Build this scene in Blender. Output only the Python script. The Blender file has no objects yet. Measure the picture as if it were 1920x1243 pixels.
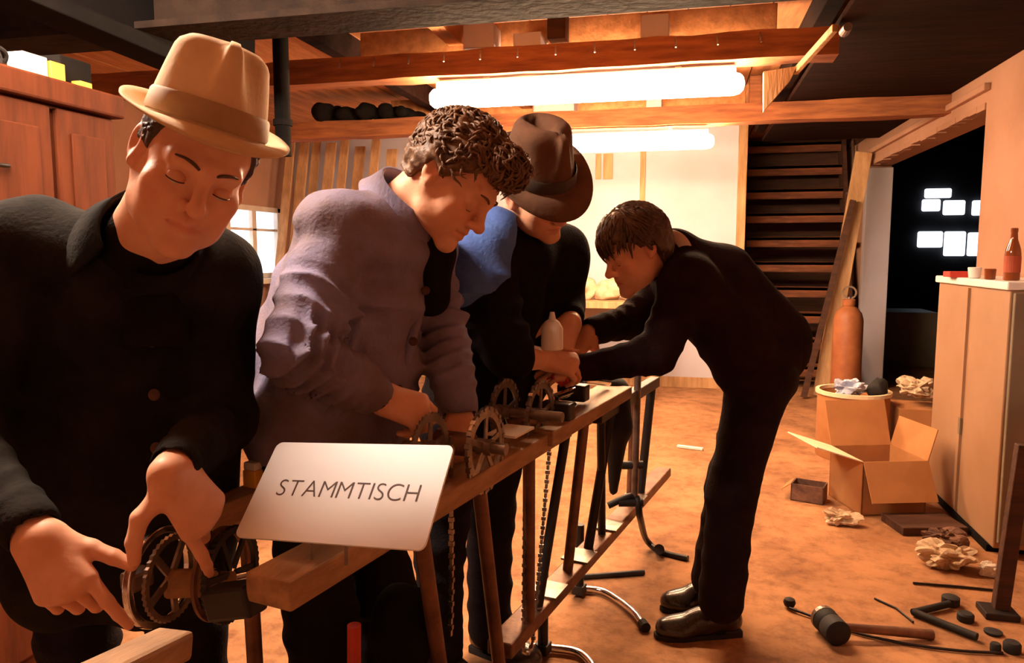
import bpy, bmesh, math, random
import numpy as np
from mathutils import Vector, Matrix

random.seed(7)
rng = np.random.default_rng(7)
scene = bpy.context.scene
COL = scene.collection

# ------------------------------------------------------------------ camera, world, exposure
CAM_H, FPX = 1.28, 1400.0
YAW, PIT = math.radians(13.27), math.radians(5.95)
cam_data = bpy.data.cameras.new('camera')
cam_data.sensor_width = 36.0
cam_data.lens = 36.0 * FPX / 1920.0
cam_data.clip_start = 0.05
cam = bpy.data.objects.new('camera', cam_data)
COL.objects.link(cam)
cam.location = (0, 0, CAM_H)
cam.rotation_euler = (math.pi / 2 - PIT, 0, YAW)
scene.camera = cam

world = bpy.data.worlds.new('night')
scene.world = world
world.use_nodes = True
world.node_tree.nodes['Background'].inputs[0].default_value = (0.10, 0.12, 0.2, 1)
world.node_tree.nodes['Background'].inputs[1].default_value = 0.02

vs = scene.view_settings
vs.view_transform = 'Standard'
vs.look = 'None'
vs.gamma = 1.0
vs.use_curve_mapping = False
vs.exposure = 0.0

WARM = (1.0, 0.64, 0.37)
LAMP_STRENGTH = 185.0
NEAR_LAMP_STRENGTH = 230.0
NEAR_WHITE = (1.0, 0.80, 0.62)

# survey helpers: a sight line from the camera station, cut at a distance / height / wall
_F = np.array([-math.sin(YAW) * math.cos(PIT), math.cos(YAW) * math.cos(PIT), -math.sin(PIT)])
_R = np.array([math.cos(YAW), math.sin(YAW), 0.0])
_U = np.cross(_R, _F)
_C = np.array([0, 0, CAM_H])
def ray(x, y): return _F + _R * (x - 960) / FPX - _U * (y - 621.5) / FPX
def P(x, y, d): return _C + ray(x, y) * d
def Zp(x, y, z=0.0):
    v = ray(x, y); return _C + v * (z - CAM_H) / v[2]
def Yp(x, y, Y):
    v = ray(x, y); return _C + v * Y / v[1]
def Xp(x, y, X):
    v = ray(x, y); return _C + v * X / v[0]
def Vn(*a):
    v = np.array(a, float); return v / np.linalg.norm(v)
def unit(v): return np.asarray(v, float) / np.linalg.norm(v)

# ------------------------------------------------------------------ materials
def mat(name, c, c2=None, rough=0.7, metal=0.0, scale=6.0, bump=0.0, bscale=None, stretch=(1, 1, 1),
        emit=None, emit_strength=0.0, lo=0.35, hi=0.65, spec=0.4, attr=None, sheen=0.0, sss=0.0, trans=0.0):
    m = bpy.data.materials.new(name)
    m.use_nodes = True
    nt = m.node_tree
    b = nt.nodes['Principled BSDF']
    b.inputs['Roughness'].default_value = rough
    b.inputs['Metallic'].default_value = metal
    b.inputs['Specular IOR Level'].default_value = spec
    if sheen: b.inputs['Sheen Weight'].default_value = sheen
    if sss:
        b.inputs['Subsurface Weight'].default_value = sss
        b.inputs['Subsurface Radius'].default_value = (0.012, 0.005, 0.003)
        b.inputs['Subsurface Scale'].default_value = 1.0
    if trans: b.inputs['Transmission Weight'].default_value = trans
    tc = nt.nodes.new('ShaderNodeTexCoord')
    mp = nt.nodes.new('ShaderNodeMapping')
    mp.inputs['Scale'].default_value = stretch
    nt.links.new(tc.outputs['Object'], mp.inputs[0])
    c2 = c2 or tuple(x * 0.7 for x in c)
    n = nt.nodes.new('ShaderNodeTexNoise')
    n.inputs['Scale'].default_value = scale
    n.inputs['Detail'].default_value = 6
    n.inputs['Roughness'].default_value = 0.6
    nt.links.new(mp.outputs[0], n.inputs['Vector'])
    r = nt.nodes.new('ShaderNodeValToRGB')
    r.color_ramp.elements[0].position = lo
    r.color_ramp.elements[1].position = hi
    r.color_ramp.elements[0].color = (*c2, 1)
    r.color_ramp.elements[1].color = (*c, 1)
    nt.links.new(n.outputs['Fac'], r.inputs[0])
    out = r.outputs[0]
    if attr:
        a = nt.nodes.new('ShaderNodeAttribute'); a.attribute_name = attr
        mx = nt.nodes.new('ShaderNodeMix'); mx.data_type = 'RGBA'; mx.blend_type = 'MULTIPLY'
        mx.inputs['Factor'].default_value = 1.0
        nt.links.new(out, mx.inputs['A']); nt.links.new(a.outputs['Color'], mx.inputs['B'])
        out = mx.outputs['Result']
    nt.links.new(out, b.inputs['Base Color'])
    if bump:
        n2 = nt.nodes.new('ShaderNodeTexNoise')
        n2.inputs['Scale'].default_value = bscale or scale * 4
        n2.inputs['Detail'].default_value = 8
        nt.links.new(mp.outputs[0], n2.inputs['Vector'])
        bp = nt.nodes.new('ShaderNodeBump')
        bp.inputs['Strength'].default_value = bump
        bp.inputs['Distance'].default_value = 0.01
        nt.links.new(n2.outputs['Fac'], bp.inputs['Height'])
        nt.links.new(bp.outputs[0], b.inputs['Normal'])
    if emit:
        b.inputs['Emission Color'].default_value = (*emit, 1)
        b.inputs['Emission Strength'].default_value = emit_strength
    return m

M = {}
M['floor'] = mat('dusty_concrete', (0.44, 0.215, 0.095), (0.25, 0.11, 0.045), 0.9, scale=2.6, bump=0.6, bscale=22, lo=0.3, hi=0.62)
nt = M['floor'].node_tree; bs = nt.nodes['Principled BSDF']            # darker trodden stains and grit on the floor
lnk = bs.inputs['Base Color'].links[0]; src = lnk.from_socket
n1 = nt.nodes.new('ShaderNodeTexNoise'); n1.inputs['Scale'].default_value = 11; n1.inputs['Detail'].default_value = 9; n1.inputs['Roughness'].default_value = 0.72
tcn = [n for n in nt.nodes if n.type == 'TEX_COORD'][0]; nt.links.new(tcn.outputs['Object'], n1.inputs['Vector'])
r1 = nt.nodes.new('ShaderNodeValToRGB'); r1.color_ramp.elements[0].position = 0.33; r1.color_ramp.elements[1].position = 0.56
r1.color_ramp.elements[0].color = (0.56, 0.52, 0.50, 1); r1.color_ramp.elements[1].color = (1, 1, 1, 1)
nt.links.new(n1.outputs['Fac'], r1.inputs[0])
mxf = nt.nodes.new('ShaderNodeMix'); mxf.data_type = 'RGBA'; mxf.blend_type = 'MULTIPLY'; mxf.inputs['Factor'].default_value = 1.0
nt.links.new(src, mxf.inputs['A']); nt.links.new(r1.outputs[0], mxf.inputs['B']); nt.links.new(mxf.outputs['Result'], bs.inputs['Base Color'])
M['plaster'] = mat('plaster', (0.45, 0.255, 0.17), (0.36, 0.195, 0.125), 0.9, scale=1.6, bump=0.35, bscale=16)
M['whitewall'] = mat('whitewash', (0.55, 0.54, 0.63), (0.49, 0.47, 0.53), 0.85, scale=1.5, bump=0.15, bscale=18)
M['beam'] = mat('beam_wood', (0.42, 0.16, 0.06), (0.20, 0.07, 0.03), 0.8, scale=3, stretch=(1, 9, 9), bump=0.4, bscale=8)
M['board'] = mat('ceiling_board', (0.50, 0.22, 0.08), (0.32, 0.13, 0.045), 0.8, scale=3, stretch=(6, 1, 6), bump=0.3, bscale=8)
M['darkwood'] = mat('dark_stained_wood', (0.085, 0.032, 0.016), (0.04, 0.016, 0.009), 0.75, scale=3, stretch=(1, 8, 8), bump=0.3)
M['steel_dark'] = mat('painted_girder', (0.030, 0.017, 0.011), (0.013, 0.008, 0.006), 0.85, metal=0.0, spec=0.1, scale=7, bump=0.3)
M['rivet'] = mat('rivet_steel', (0.25, 0.22, 0.2), (0.15, 0.12, 0.1), 0.5, metal=0.5)
M['blackish'] = mat('soot_black', (0.010, 0.008, 0.007), (0.005, 0.004, 0.004), 0.9, spec=0.1, scale=5)
M['wardrobe'] = mat('wardrobe_wood', (0.125, 0.030, 0.010), (0.07, 0.017, 0.006), 0.75, spec=0.12, scale=2.5, stretch=(7, 7, 1), bump=0.1)
M['plank'] = mat('raw_plank', (0.56, 0.34, 0.17), (0.36, 0.20, 0.09), 0.8, scale=3, stretch=(7, 7, 1), bump=0.3)
M['rail'] = mat('rail_wood', (0.44, 0.25, 0.12), (0.26, 0.14, 0.07), 0.65, scale=4, stretch=(8, 1, 8), bump=0.25)
M['tube'] = mat('rusty_tube', (0.26, 0.13, 0.075), (0.13, 0.065, 0.045), 0.5, metal=0.55, scale=14, bump=0.15)
M['black_iron'] = mat('black_iron', (0.03, 0.025, 0.025), (0.018, 0.015, 0.015), 0.45, metal=0.4, scale=10)
M['iron'] = mat('worn_iron', (0.30, 0.24, 0.20), (0.16, 0.12, 0.10), 0.4, metal=0.75, scale=14, bump=0.1)
M['chrome'] = mat('chrome', (0.85, 0.83, 0.8), (0.65, 0.62, 0.6), 0.14, metal=1.0, scale=20)
M['chainsteel'] = mat('chain_steel', (0.55, 0.48, 0.42), (0.3, 0.24, 0.2), 0.3, metal=0.95, scale=30)
M['locker'] = mat('locker_paint', (0.36, 0.215, 0.125), (0.31, 0.18, 0.10), 0.5, scale=3, metal=0.0, bump=0.05)
M['lockerdark'] = mat('locker_door_paint', (0.20, 0.16, 0.11), (0.15, 0.12, 0.08), 0.55, scale=3)
M['lockertop'] = mat('locker_top', (0.82, 0.80, 0.78), (0.7, 0.68, 0.66), 0.5)
M['cardboard'] = mat('cardboard', (0.46, 0.21, 0.075), (0.37, 0.16, 0.055), 0.85, scale=5)
M['cardin'] = mat('cardboard_light', (0.82, 0.66, 0.45), (0.74, 0.58, 0.38), 0.85, scale=5)
M['paper'] = mat('paper', (0.85, 0.82, 0.76), (0.72, 0.66, 0.58), 0.8, scale=9)
M['sign'] = mat('sign_enamel', (0.93, 0.97, 1.0), (0.90, 0.94, 0.99), 0.35, scale=3)
M['letter'] = mat('sign_lettering', (0.10, 0.055, 0.05), (0.07, 0.04, 0.04), 0.6)
M['yellow'] = mat('yellow_card', (0.85, 0.45, 0.05), (0.78, 0.38, 0.04), 0.6)
M['red'] = mat('red_paint', (0.55, 0.05, 0.03), (0.42, 0.035, 0.02), 0.5)
M['brownglass'] = mat('brown_glass', (0.22, 0.055, 0.015), (0.18, 0.04, 0.01), 0.08, spec=0.6)
M['bottlelabel'] = mat('bottle_label', (0.35, 0.07, 0.03), (0.28, 0.05, 0.02), 0.7)
M['rubber'] = mat('black_rubber', (0.018, 0.016, 0.016), (0.01, 0.009, 0.009), 0.75)
M['gas'] = mat('gas_cylinder_paint', (0.38, 0.14, 0.05), (0.28, 0.09, 0.035), 0.5, scale=8)
M['pipe'] = mat('iron_pipe', (0.14, 0.085, 0.06), (0.09, 0.055, 0.04), 0.6, metal=0.3)
M['lamp_housing'] = mat('lamp_housing', (0.8, 0.8, 0.78), (0.7, 0.7, 0.68), 0.5)
M['lamp'] = mat('lit_diffuser', (0.9, 0.9, 0.9), None, 0.5, emit=WARM, emit_strength=LAMP_STRENGTH)
M['lamp_near'] = mat('lit_diffuser_dim', (0.9, 0.9, 0.9), None, 0.5, emit=NEAR_WHITE, emit_strength=NEAR_LAMP_STRENGTH)
M['litpane'] = mat('lit_pane', (0.6, 0.6, 0.65), None, 0.5, emit=(0.85, 0.9, 1.0), emit_strength=2.2)
M['frame_white'] = mat('window_paint', (0.75, 0.68, 0.58), (0.62, 0.54, 0.45), 0.6)
M['night'] = mat('night_wall', (0.02, 0.02, 0.024), (0.012, 0.012, 0.014), 0.9)
M['bag'] = mat('plastic_bag', (0.62, 0.66, 0.8), (0.35, 0.4, 0.55), 0.3, scale=14)
M['rag'] = mat('pale_rag', (0.66, 0.52, 0.36), (0.45, 0.32, 0.2), 0.9, scale=14, bump=0.4)
M['ragdark'] = mat('oily_rag', (0.20, 0.10, 0.06), (0.08, 0.04, 0.03), 0.9, scale=14, bump=0.4)
M['skin'] = mat('skin', (0.78, 0.42, 0.265), (0.70, 0.34, 0.20), 0.5, scale=18, bump=0.08, bscale=90, attr='tint', sss=0.08)
M['skin_lid'] = mat('eyelid_skin', (0.68, 0.34, 0.21), (0.60, 0.28, 0.16), 0.5, scale=18)
M['eye'] = mat('eye', (0.7, 0.66, 0.6), None, 0.15)
M['iris'] = mat('iris', (0.05, 0.03, 0.02), None, 0.15)
M['hair_brown'] = mat('brown_hair', (0.17, 0.085, 0.04), (0.09, 0.042, 0.02), 0.5, scale=25, bump=0.3)
M['hair_dark'] = mat('dark_hair', (0.09, 0.045, 0.025), (0.045, 0.022, 0.013), 0.45, scale=25, bump=0.3)
M['felt_tan'] = mat('tan_felt', (0.74, 0.54, 0.33), (0.56, 0.38, 0.21), 0.9, scale=7, bump=0.12, bscale=60)
M['band_tan'] = mat('hat_band_tan', (0.44, 0.29, 0.15), (0.35, 0.22, 0.11), 0.7, scale=12)
M['felt_brown'] = mat('brown_felt', (0.15, 0.068, 0.035), (0.09, 0.04, 0.02), 0.95, scale=9, bump=0.15, bscale=60)
M['band_dark'] = mat('hat_band_dark', (0.05, 0.03, 0.02), None, 0.6)
M['coat_dark'] = mat('dark_work_coat', (0.020, 0.016, 0.0125), (0.008, 0.007, 0.007), 0.95, spec=0.08, scale=10, bump=0.25, bscale=120)
M['jacket_blue'] = mat('faded_blue_jacket', (0.22, 0.21, 0.35), (0.15, 0.105, 0.115), 0.85, scale=5, bump=0.25, bscale=140)
M['vest_blue'] = mat('blue_shirt_cloth', (0.085, 0.18, 0.52), (0.05, 0.10, 0.33), 0.85, scale=9, bump=0.25, bscale=120)
M['knit_black'] = mat('black_knit', (0.013, 0.009, 0.009), (0.007, 0.005, 0.006), 0.97, spec=0.06, scale=12, bump=0.4, bscale=140)
M['knit_brown'] = mat('dark_brown_knit', (0.022, 0.010, 0.009), (0.012, 0.006, 0.006), 0.97, spec=0.06, scale=12, bump=0.4, bscale=140)
M['trouser_dark'] = mat('dark_trousers', (0.018, 0.014, 0.017), (0.01, 0.008, 0.010), 0.9, spec=0.08, scale=10, bump=0.25, bscale=120)
M['trouser_brown'] = mat('brown_black_trousers', (0.022, 0.013, 0.013), (0.013, 0.008, 0.009), 0.9, spec=0.08, scale=10, bump=0.25, bscale=120)
M['leather'] = mat('black_leather', (0.035, 0.022, 0.016), (0.02, 0.012, 0.01), 0.25, scale=14, spec=0.7)
M['near_black'] = mat('near_black_boards', (0.022, 0.008, 0.005), (0.010, 0.004, 0.003), 0.9, spec=0.05, scale=3, stretch=(1, 8, 8))  # shade of the unlit upper right ceiling is put into this tone
M['shirt'] = mat('collar_shirt', (0.55, 0.42, 0.36), (0.45, 0.33, 0.27), 0.85)

# ------------------------------------------------------------------ object helpers
WL = {}          # world location of every object we make (none of them is rotated or scaled)
def tag(o, label=None, cat=None, group=None, kind=None):
    if label: o['label'] = label
    if cat: o['category'] = cat
    if group: o['group'] = group
    if kind: o['kind'] = kind
    return o
def empty(name, loc, label=None, cat=None, group=None):
    o = bpy.data.objects.new(name, None)
    o.empty_display_size = 0.1
    COL.objects.link(o)
    o.location = tuple(loc); WL[o.name] = np.array(loc, float)
    return tag(o, label, cat, group)
def link_mesh(name, me, center, mt, parent=None, smooth=False):
    o = bpy.data.objects.new(name, me)
    COL.objects.link(o)
    WL[o.name] = np.array(center, float)
    if parent is not None:
        o.parent = parent
        o.location = tuple(np.array(center) - WL[parent.name])
    else:
        o.location = tuple(center)
    if mt is not None: me.materials.append(mt if not isinstance(mt, str) else M[mt])
    if smooth and len(me.polygons):
        me.polygons.foreach_set('use_smooth', np.ones(len(me.polygons), bool))
    return o
def raw_mesh(name, v, f, mt, parent=None, smooth=False, base=False):
    v = np.asarray(v, float)
    c = (v.min(0) + v.max(0)) / 2
    if base: c[2] = v[:, 2].min()
    me = bpy.data.meshes.new(name)
    me.from_pydata((v - c).tolist(), [], f if isinstance(f, list) else f.tolist())
    me.update()
    return link_mesh(name, me, c, mt, parent, smooth)

def frame(d, up=(0, 0, 1)):
    d = unit(d); up = np.array(up, float)
    if abs(d @ unit(up)) > 0.98: up = np.array([1.0, 0, 0])
    x = unit(np.cross(d, up)); y = np.cross(x, d)
    return x, y, d

class MB:
    def __init__(s): s.v = []; s.f = []
    def add(s, v, f):
        o = len(s.v); s.v.extend([tuple(map(float, p)) for p in v]); s.f.extend([[i + o for i in q] for q in f]); return s
    def box(s, c, size, ax=None):
        ax = np.eye(3) if ax is None else np.array(ax)
        h = np.array(size) / 2; c = np.array(c, float)
        v = [c + ax[0] * h[0] * i + ax[1] * h[1] * j + ax[2] * h[2] * k for k in (-1, 1) for j in (-1, 1) for i in (-1, 1)]
        f = [[0, 2, 3, 1], [4, 5, 7, 6], [0, 1, 5, 4], [2, 6, 7, 3], [0, 4, 6, 2], [1, 3, 7, 5]]
        if np.linalg.det(ax) < 0: f = [q[::-1] for q in f]
        return s.add(v, f)
    def boxmm(s, lo, hi):
        lo = np.array(lo, float); hi = np.array(hi, float); return s.box((lo + hi) / 2, hi - lo)
    def bar(s, a, b, w, h, up=(0, 0, 1)):
        a = np.array(a, float); b = np.array(b, float)
        x, y, d = frame(b - a, up)
        return s.box((a + b) / 2, (w, h, np.linalg.norm(b - a)), [x, y, d])
    def cyl(s, a, b, r, r2=None, n=16, caps=True):
        r2 = r if r2 is None else r2
        a = np.array(a, float); b = np.array(b, float); x, y, d = frame(b - a)
        v = []
        for p, rr in ((a, r), (b, r2)):
            for i in range(n):
                t = 2 * math.pi * i / n; v.append(p + (x * math.cos(t) + y * math.sin(t)) * rr)
        f = [[i, (i + 1) % n, n + (i + 1) % n, n + i] for i in range(n)]
        if caps: f += [list(range(n))[::-1], list(range(n, 2 * n))]
        return s.add(v, f)
    def tube(s, pts, r, n=10, closed=False):
        pts = [np.array(p, float) for p in pts]; m = len(pts)
        rr = r if hasattr(r, '__len__') else [r] * m
        v = []; x = None
        for i, p in enumerate(pts):
            if closed: d = pts[(i + 1) % m] - pts[i - 1]
            else: d = pts[min(i + 1, m - 1)] - pts[max(i - 1, 0)]
            d = unit(d)
            if x is None: x, y, _ = frame(d)
            else:
                x = unit(x - d * (x @ d)); y = np.cross(d, x)
            if i == 0: y = np.cross(d, x)
            for k in range(n):
                t = 2 * math.pi * k / n; v.append(p + (x * math.cos(t) + y * math.sin(t)) * rr[i])
        f = []
        for i in range(m if closed else m - 1):
            j = (i + 1) % m
            for k in range(n):
                f.append([i * n + k, i * n + (k + 1) % n, j * n + (k + 1) % n, j * n + k])
        if not closed: f += [list(range(n))[::-1], [(m - 1) * n + k for k in range(n)]]
        return s.add(v, f)
    def lathe(s, o, axis, prof, n=24, up=(0, 0, 1)):
        """prof: list of (radius, height along axis)"""
        o = np.array(o, float); x, y, d = frame(axis, up); m = len(prof); v = []
        for r, h in prof:
            for k in range(n):
                t = 2 * math.pi * k / n; v.append(o + d * h + (x * math.cos(t) + y * math.sin(t)) * r)
        f = [[i * n + k, i * n + (k + 1) % n, (i + 1) * n + (k + 1) % n, (i + 1) * n + k] for i in range(m - 1) for k in range(n)]
        f += [list(range(n))[::-1], [(m - 1) * n + k for k in range(n)]]
        return s.add(v, f)
    def ring(s, c, axis, r0, r1, th, n=40, teeth=0, tooth=0.006):
        """annulus with thickness (optionally toothed)"""
        c = np.array(c, float); x, y, d = frame(axis); v = []
        n = teeth * 2 if teeth else n
        for i in range(n):
            t = 2 * math.pi * i / n; e = x * math.cos(t) + y * math.sin(t)
            ro = r1 + (tooth if (teeth and i % 2) else 0)
            for rr, h in ((r0, -th / 2), (ro, -th / 2), (ro, th / 2), (r0, th / 2)):
                v.append(c + e * rr + d * h)
        f = []
        for i in range(n):
            j = (i + 1) % n
            for k in range(4):
                f.append([i * 4 + k, i * 4 + (k + 1) % 4, j * 4 + (k + 1) % 4, j * 4 + k])
        return s.add(v, f)
    def build(s, name, mt, parent=None, smooth=False, bevel=0.0, angle=40):
        v = np.array(s.v); c = (v.min(0) + v.max(0)) / 2
        me = bpy.data.meshes.new(name)
        bm = bmesh.new()
        vv = [bm.verts.new(p) for p in (v - c)]
        for q in s.f:
            try: bm.faces.new([vv[i] for i in q])
            except ValueError: pass
        bmesh.ops.recalc_face_normals(bm, faces=bm.faces)
        if bevel:
            ed = [e for e in bm.edges if len(e.link_faces) == 2 and e.calc_face_angle(0) > 0.7]
            bmesh.ops.bevel(bm, geom=ed, offset=bevel, segments=2, affect='EDGES', profile=0.5)
        if smooth:
            for q in bm.faces: q.smooth = True
            for e in bm.edges:
                if len(e.link_faces) == 2 and e.calc_face_angle(0) > math.radians(angle): e.smooth = False
        bm.to_mesh(me); bm.free()
        return link_mesh(name, me, c, mt, parent)

def smooth_path(pts, sub=6):
    pts = [np.array(p, float) for p in pts]; out = []
    n = len(pts)
    for i in range(n - 1):
        p0, p1, p2, p3 = pts[max(i - 1, 0)], pts[i], pts[i + 1], pts[min(i + 2, n - 1)]
        for k in range(sub):
            t = k / sub
            out.append(0.5 * ((2 * p1) + (p2 - p0) * t + (2 * p0 - 5 * p1 + 4 * p2 - p3) * t * t + (3 * p1 - p0 - 3 * p2 + p3) * t ** 3))
    out.append(pts[-1]); return out

# ------------------------------------------------------------------ signed-distance modelling (bodies, clothes, rags)
def wob(p, s, seed=0):
    """cheap smooth noise in -1..1"""
    g = np.random.default_rng(seed); r = np.zeros(p.shape[:-1])
    for k in range(6):
        w = g.normal(size=3); w = w / np.linalg.norm(w) * s * (0.7 + 0.25 * k)
        r += np.sin(p @ w + g.uniform(0, 6.28)) / 6 ** 0.5
    return r * 0.8

class Field:
    def __init__(s, lo, hi, vx):
        s.lo = np.array(lo, float); s.vx = vx
        s.n = np.ceil((np.array(hi) - s.lo) / vx).astype(int) + 1
        s.D = np.full(s.n, 0.5, np.float32)
    def _sub(s, lo, hi):
        a = np.clip(np.floor((np.array(lo) - s.lo) / s.vx).astype(int), 0, s.n)
        b = np.clip(np.ceil((np.array(hi) - s.lo) / s.vx).astype(int) + 1, 0, s.n)
        if np.any(b <= a): return None, None
        sl = tuple(slice(i, j) for i, j in zip(a, b))
        g = np.stack(np.meshgrid(*[s.lo[k] + s.vx * np.arange(a[k], b[k]) for k in range(3)], indexing='ij'), -1)
        return sl, g
    def _merge(s, sl, d, k, op):
        A = s.D[sl]; d = d.astype(np.float32)
        if op == 'u':
            if k <= 0: s.D[sl] = np.minimum(A, d)
            else:
                h = np.clip(0.5 + 0.5 * (A - d) / k, 0, 1); s.D[sl] = A * (1 - h) + d * h - k * h * (1 - h)
        else:
            h = np.clip(0.5 - 0.5 * (A + d) / max(k, 1e-5), 0, 1); s.D[sl] = A * (1 - h) - d * h + max(k, 1e-5) * h * (1 - h)
    def cone(s, a, b, ra, rb=None, k=0.02, op='u', flat=None, fs=1.0):
        rb = ra if rb is None else rb
        a = np.array(a, float); b = np.array(b, float); R = max(ra, rb) * max(1.0, fs) + k + 4 * s.vx
        sl, g = s._sub(np.minimum(a, b) - R, np.maximum(a, b) + R)
        if sl is None: return s
        ba = b - a; L = ba @ ba + 1e-12
        t = np.clip(((g - a) @ ba) / L, 0, 1)
        q = g - a - t[..., None] * ba
        if flat is not None:
            fl = unit(flat); c = q @ fl; q = q + fl * (c * (1 / fs - 1))[..., None]
        d = np.linalg.norm(q, axis=-1) - (ra + (rb - ra) * t)
        if flat is not None: d = d * min(fs, 1.0)
        s._merge(sl, d, k, op); return s
    def chain(s, pts, rad, k=0.02):
        for i in range(len(pts) - 1): s.cone(pts[i], pts[i + 1], rad[i], rad[i + 1], k)
        return s
    def ell(s, c, r, ax=None, k=0.02, op='u'):
        c = np.array(c, float); r = np.array(r, float); R = r.max() + k + 4 * s.vx
        sl, g = s._sub(c - R, c + R)
        if sl is None: return s
        q = g - c
        if ax is not None: q = q @ np.array(ax).T
        k0 = np.linalg.norm(q / r, axis=-1); k1 = np.linalg.norm(q / r ** 2, axis=-1) + 1e-9
        s._merge(sl, k0 * (k0 - 1) / k1, k, op); return s
    def half(s, p0, n, k=0.01):
        """cut away everything on the +n side of the plane"""
        sl, g = s._sub(s.lo, s.lo + s.n * s.vx)
        d = (g - np.array(p0)) @ unit(n)
        A = s.D[sl]; s.D[sl] = np.maximum(A, d.astype(np.float32)); return s
    def disp(s, fn, band=0.03):
        idx = np.argwhere(np.abs(s.D) < band)
        p = s.lo + idx * s.vx
        s.D[tuple(idx.T)] += fn(p).astype(np.float32); return s
    def mesh(s):
        D = s.D; ins = D < 0
        n = s.n - 1
        cnt = np.zeros(n, np.int8)
        for i in (0, 1):
            for j in (0, 1):
                for k in (0, 1):
                    cnt += ins[i:i + n[0], j:j + n[1], k:k + n[2]]
        act = (cnt > 0) & (cnt < 8)
        ids = np.argwhere(act)
        vid = np.full(n, -1, np.int64); vid[act] = np.arange(len(ids))
        acc = np.zeros((len(ids), 3)); num = np.zeros(len(ids))
        cor = {}
        for i in (0, 1):
            for j in (0, 1):
                for k in (0, 1):
                    cor[i, j, k] = D[ids[:, 0] + i, ids[:, 1] + j, ids[:, 2] + k].astype(float)
        for ax in range(3):
            for u in (0, 1):
                for w in (0, 1):
                    o = [0, 0, 0]; oth = [a for a in range(3) if a != ax]
                    o[oth[0]] = u; o[oth[1]] = w; o2 = list(o); o2[ax] = 1
                    A = cor[tuple(o)]; B = cor[tuple(o2)]
                    cr = (A < 0) != (B < 0)
                    t = np.where(cr, A / np.where(cr, A - B, 1), 0)
                    pos = np.array(o, float)[None] + 0 * acc; pos[:, ax] = t
                    acc += pos * cr[:, None]; num += cr
        v = s.lo + (ids + acc / num[:, None]) * s.vx
        quads = []
        for ax in range(3):
            o1, o2 = [(1, 2), (2, 0), (0, 1)][ax]
            sh = list(s.n); sh[ax] -= 1
            s0 = [slice(None)] * 3; s1 = [slice(None)] * 3; s0[ax] = slice(0, -1); s1[ax] = slice(1, None)
            a = ins[tuple(s0)]; b = ins[tuple(s1)]
            e = np.argwhere(a != b)
            ok = (e[:, o1] > 0) & (e[:, o2] > 0) & (e[:, o1] < n[o1]) & (e[:, o2] < n[o2])
            e = e[ok]; fl = a[tuple(e.T)]
            def cell(d1, d2):
                c = e.copy(); c[:, o1] -= d1; c[:, o2] -= d2; return vid[tuple(c.T)]
            q = np.stack([cell(1, 1), cell(0, 1), cell(0, 0), cell(1, 0)], 1)
            q[~fl] = q[~fl][:, ::-1]
            quads.append(q)
        return v, np.concatenate(quads)

def relax(v, q, it=1, f=0.5):
    """a little Laplacian smoothing"""
    e = np.concatenate([q[:, [0, 1]], q[:, [1, 2]], q[:, [2, 3]], q[:, [3, 0]]])
    e = np.concatenate([e, e[:, ::-1]])
    deg = np.bincount(e[:, 0], minlength=len(v))[:, None] + 1e-9
    for _ in range(it):
        s_ = np.stack([np.bincount(e[:, 0], weights=v[e[:, 1], k], minlength=len(v)) for k in range(3)], 1)
        v = v * (1 - f) + f * s_ / deg
    return v

def sdf_obj(name, parts, mt, parent, tint=None, sm=1):
    """parts: list of Fields -> one smooth mesh object"""
    V = []; Q = []; o = 0
    for fld in parts:
        v, q = fld.mesh(); v = relax(v, q, sm)
        V.append(v); Q.append(q + o); o += len(v)
    V = np.concatenate(V); Q = np.concatenate(Q)
    c = (V.min(0) + V.max(0)) / 2
    me = bpy.data.meshes.new(name)
    me.vertices.add(len(V)); me.vertices.foreach_set('co', (V - c).astype(np.float32).ravel())
    me.loops.add(Q.size); me.loops.foreach_set('vertex_index', Q.astype(np.int32).ravel())
    me.polygons.add(len(Q)); me.polygons.foreach_set('loop_start', np.arange(0, Q.size, 4, dtype=np.int32))
    me.update(calc_edges=True); me.validate()
    if tint is not None:
        a = me.color_attributes.new('tint', 'FLOAT_COLOR', 'POINT')
        col = np.ones((len(V), 4), np.float32); col[:, :3] = tint(V)
        a.data.foreach_set('color', col.ravel())
    return link_mesh(name, me, c, mt, parent, True)

# ------------------------------------------------------------------ the room
XL, XR, YF, YB, ZC = -4.1, 1.6, -1.6, 8.7, 2.5
WY0, WY1, WZ0, WZ1 = 6.05, 6.98, 1.04, 1.74
def struct(name, mb, mt, bevel=0.0):
    return tag(mb.build(name, mt, bevel=bevel), kind='structure')
struct('floor', MB().boxmm((XL - 0.3, YF - 0.3, -0.12), (XR + 6, YB + 3, 0)), 'floor')
ceil = struct('ceiling', MB().boxmm((XL - 0.3, YF - 0.3, ZC + 0.025), (XR + 0.3, YB + 0.3, ZC + 0.15)), 'darkwood')
nb = 28
for i in range(nb):                       # ceiling boards run away from the camera
    x0 = XL + (XR - XL) * i / nb; x1 = XL + (XR - XL) * (i + 1) / nb - 0.008
    MB().boxmm((x0, YF, ZC + random.uniform(0, 0.006)), (x1, YB, ZC + 0.025)).build('ceiling_board', 'board', ceil)
struct('wall_left', MB().boxmm((XL - 0.3, YF - 0.3, 0), (XL, WY0, ZC)).boxmm((XL - 0.3, WY1, 0), (XL, YB, ZC))
       .boxmm((XL - 0.3, WY0, 0), (XL, WY1, WZ0)).boxmm((XL - 0.3, WY0, WZ1), (XL, WY1, ZC)), 'plaster')
struct('wall_front', MB().boxmm((XL, YF - 0.3, 0), (XR, YF, ZC)), 'plaster')
DY0, DY1, DZ = 4.78, 7.62, 2.09
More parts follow.
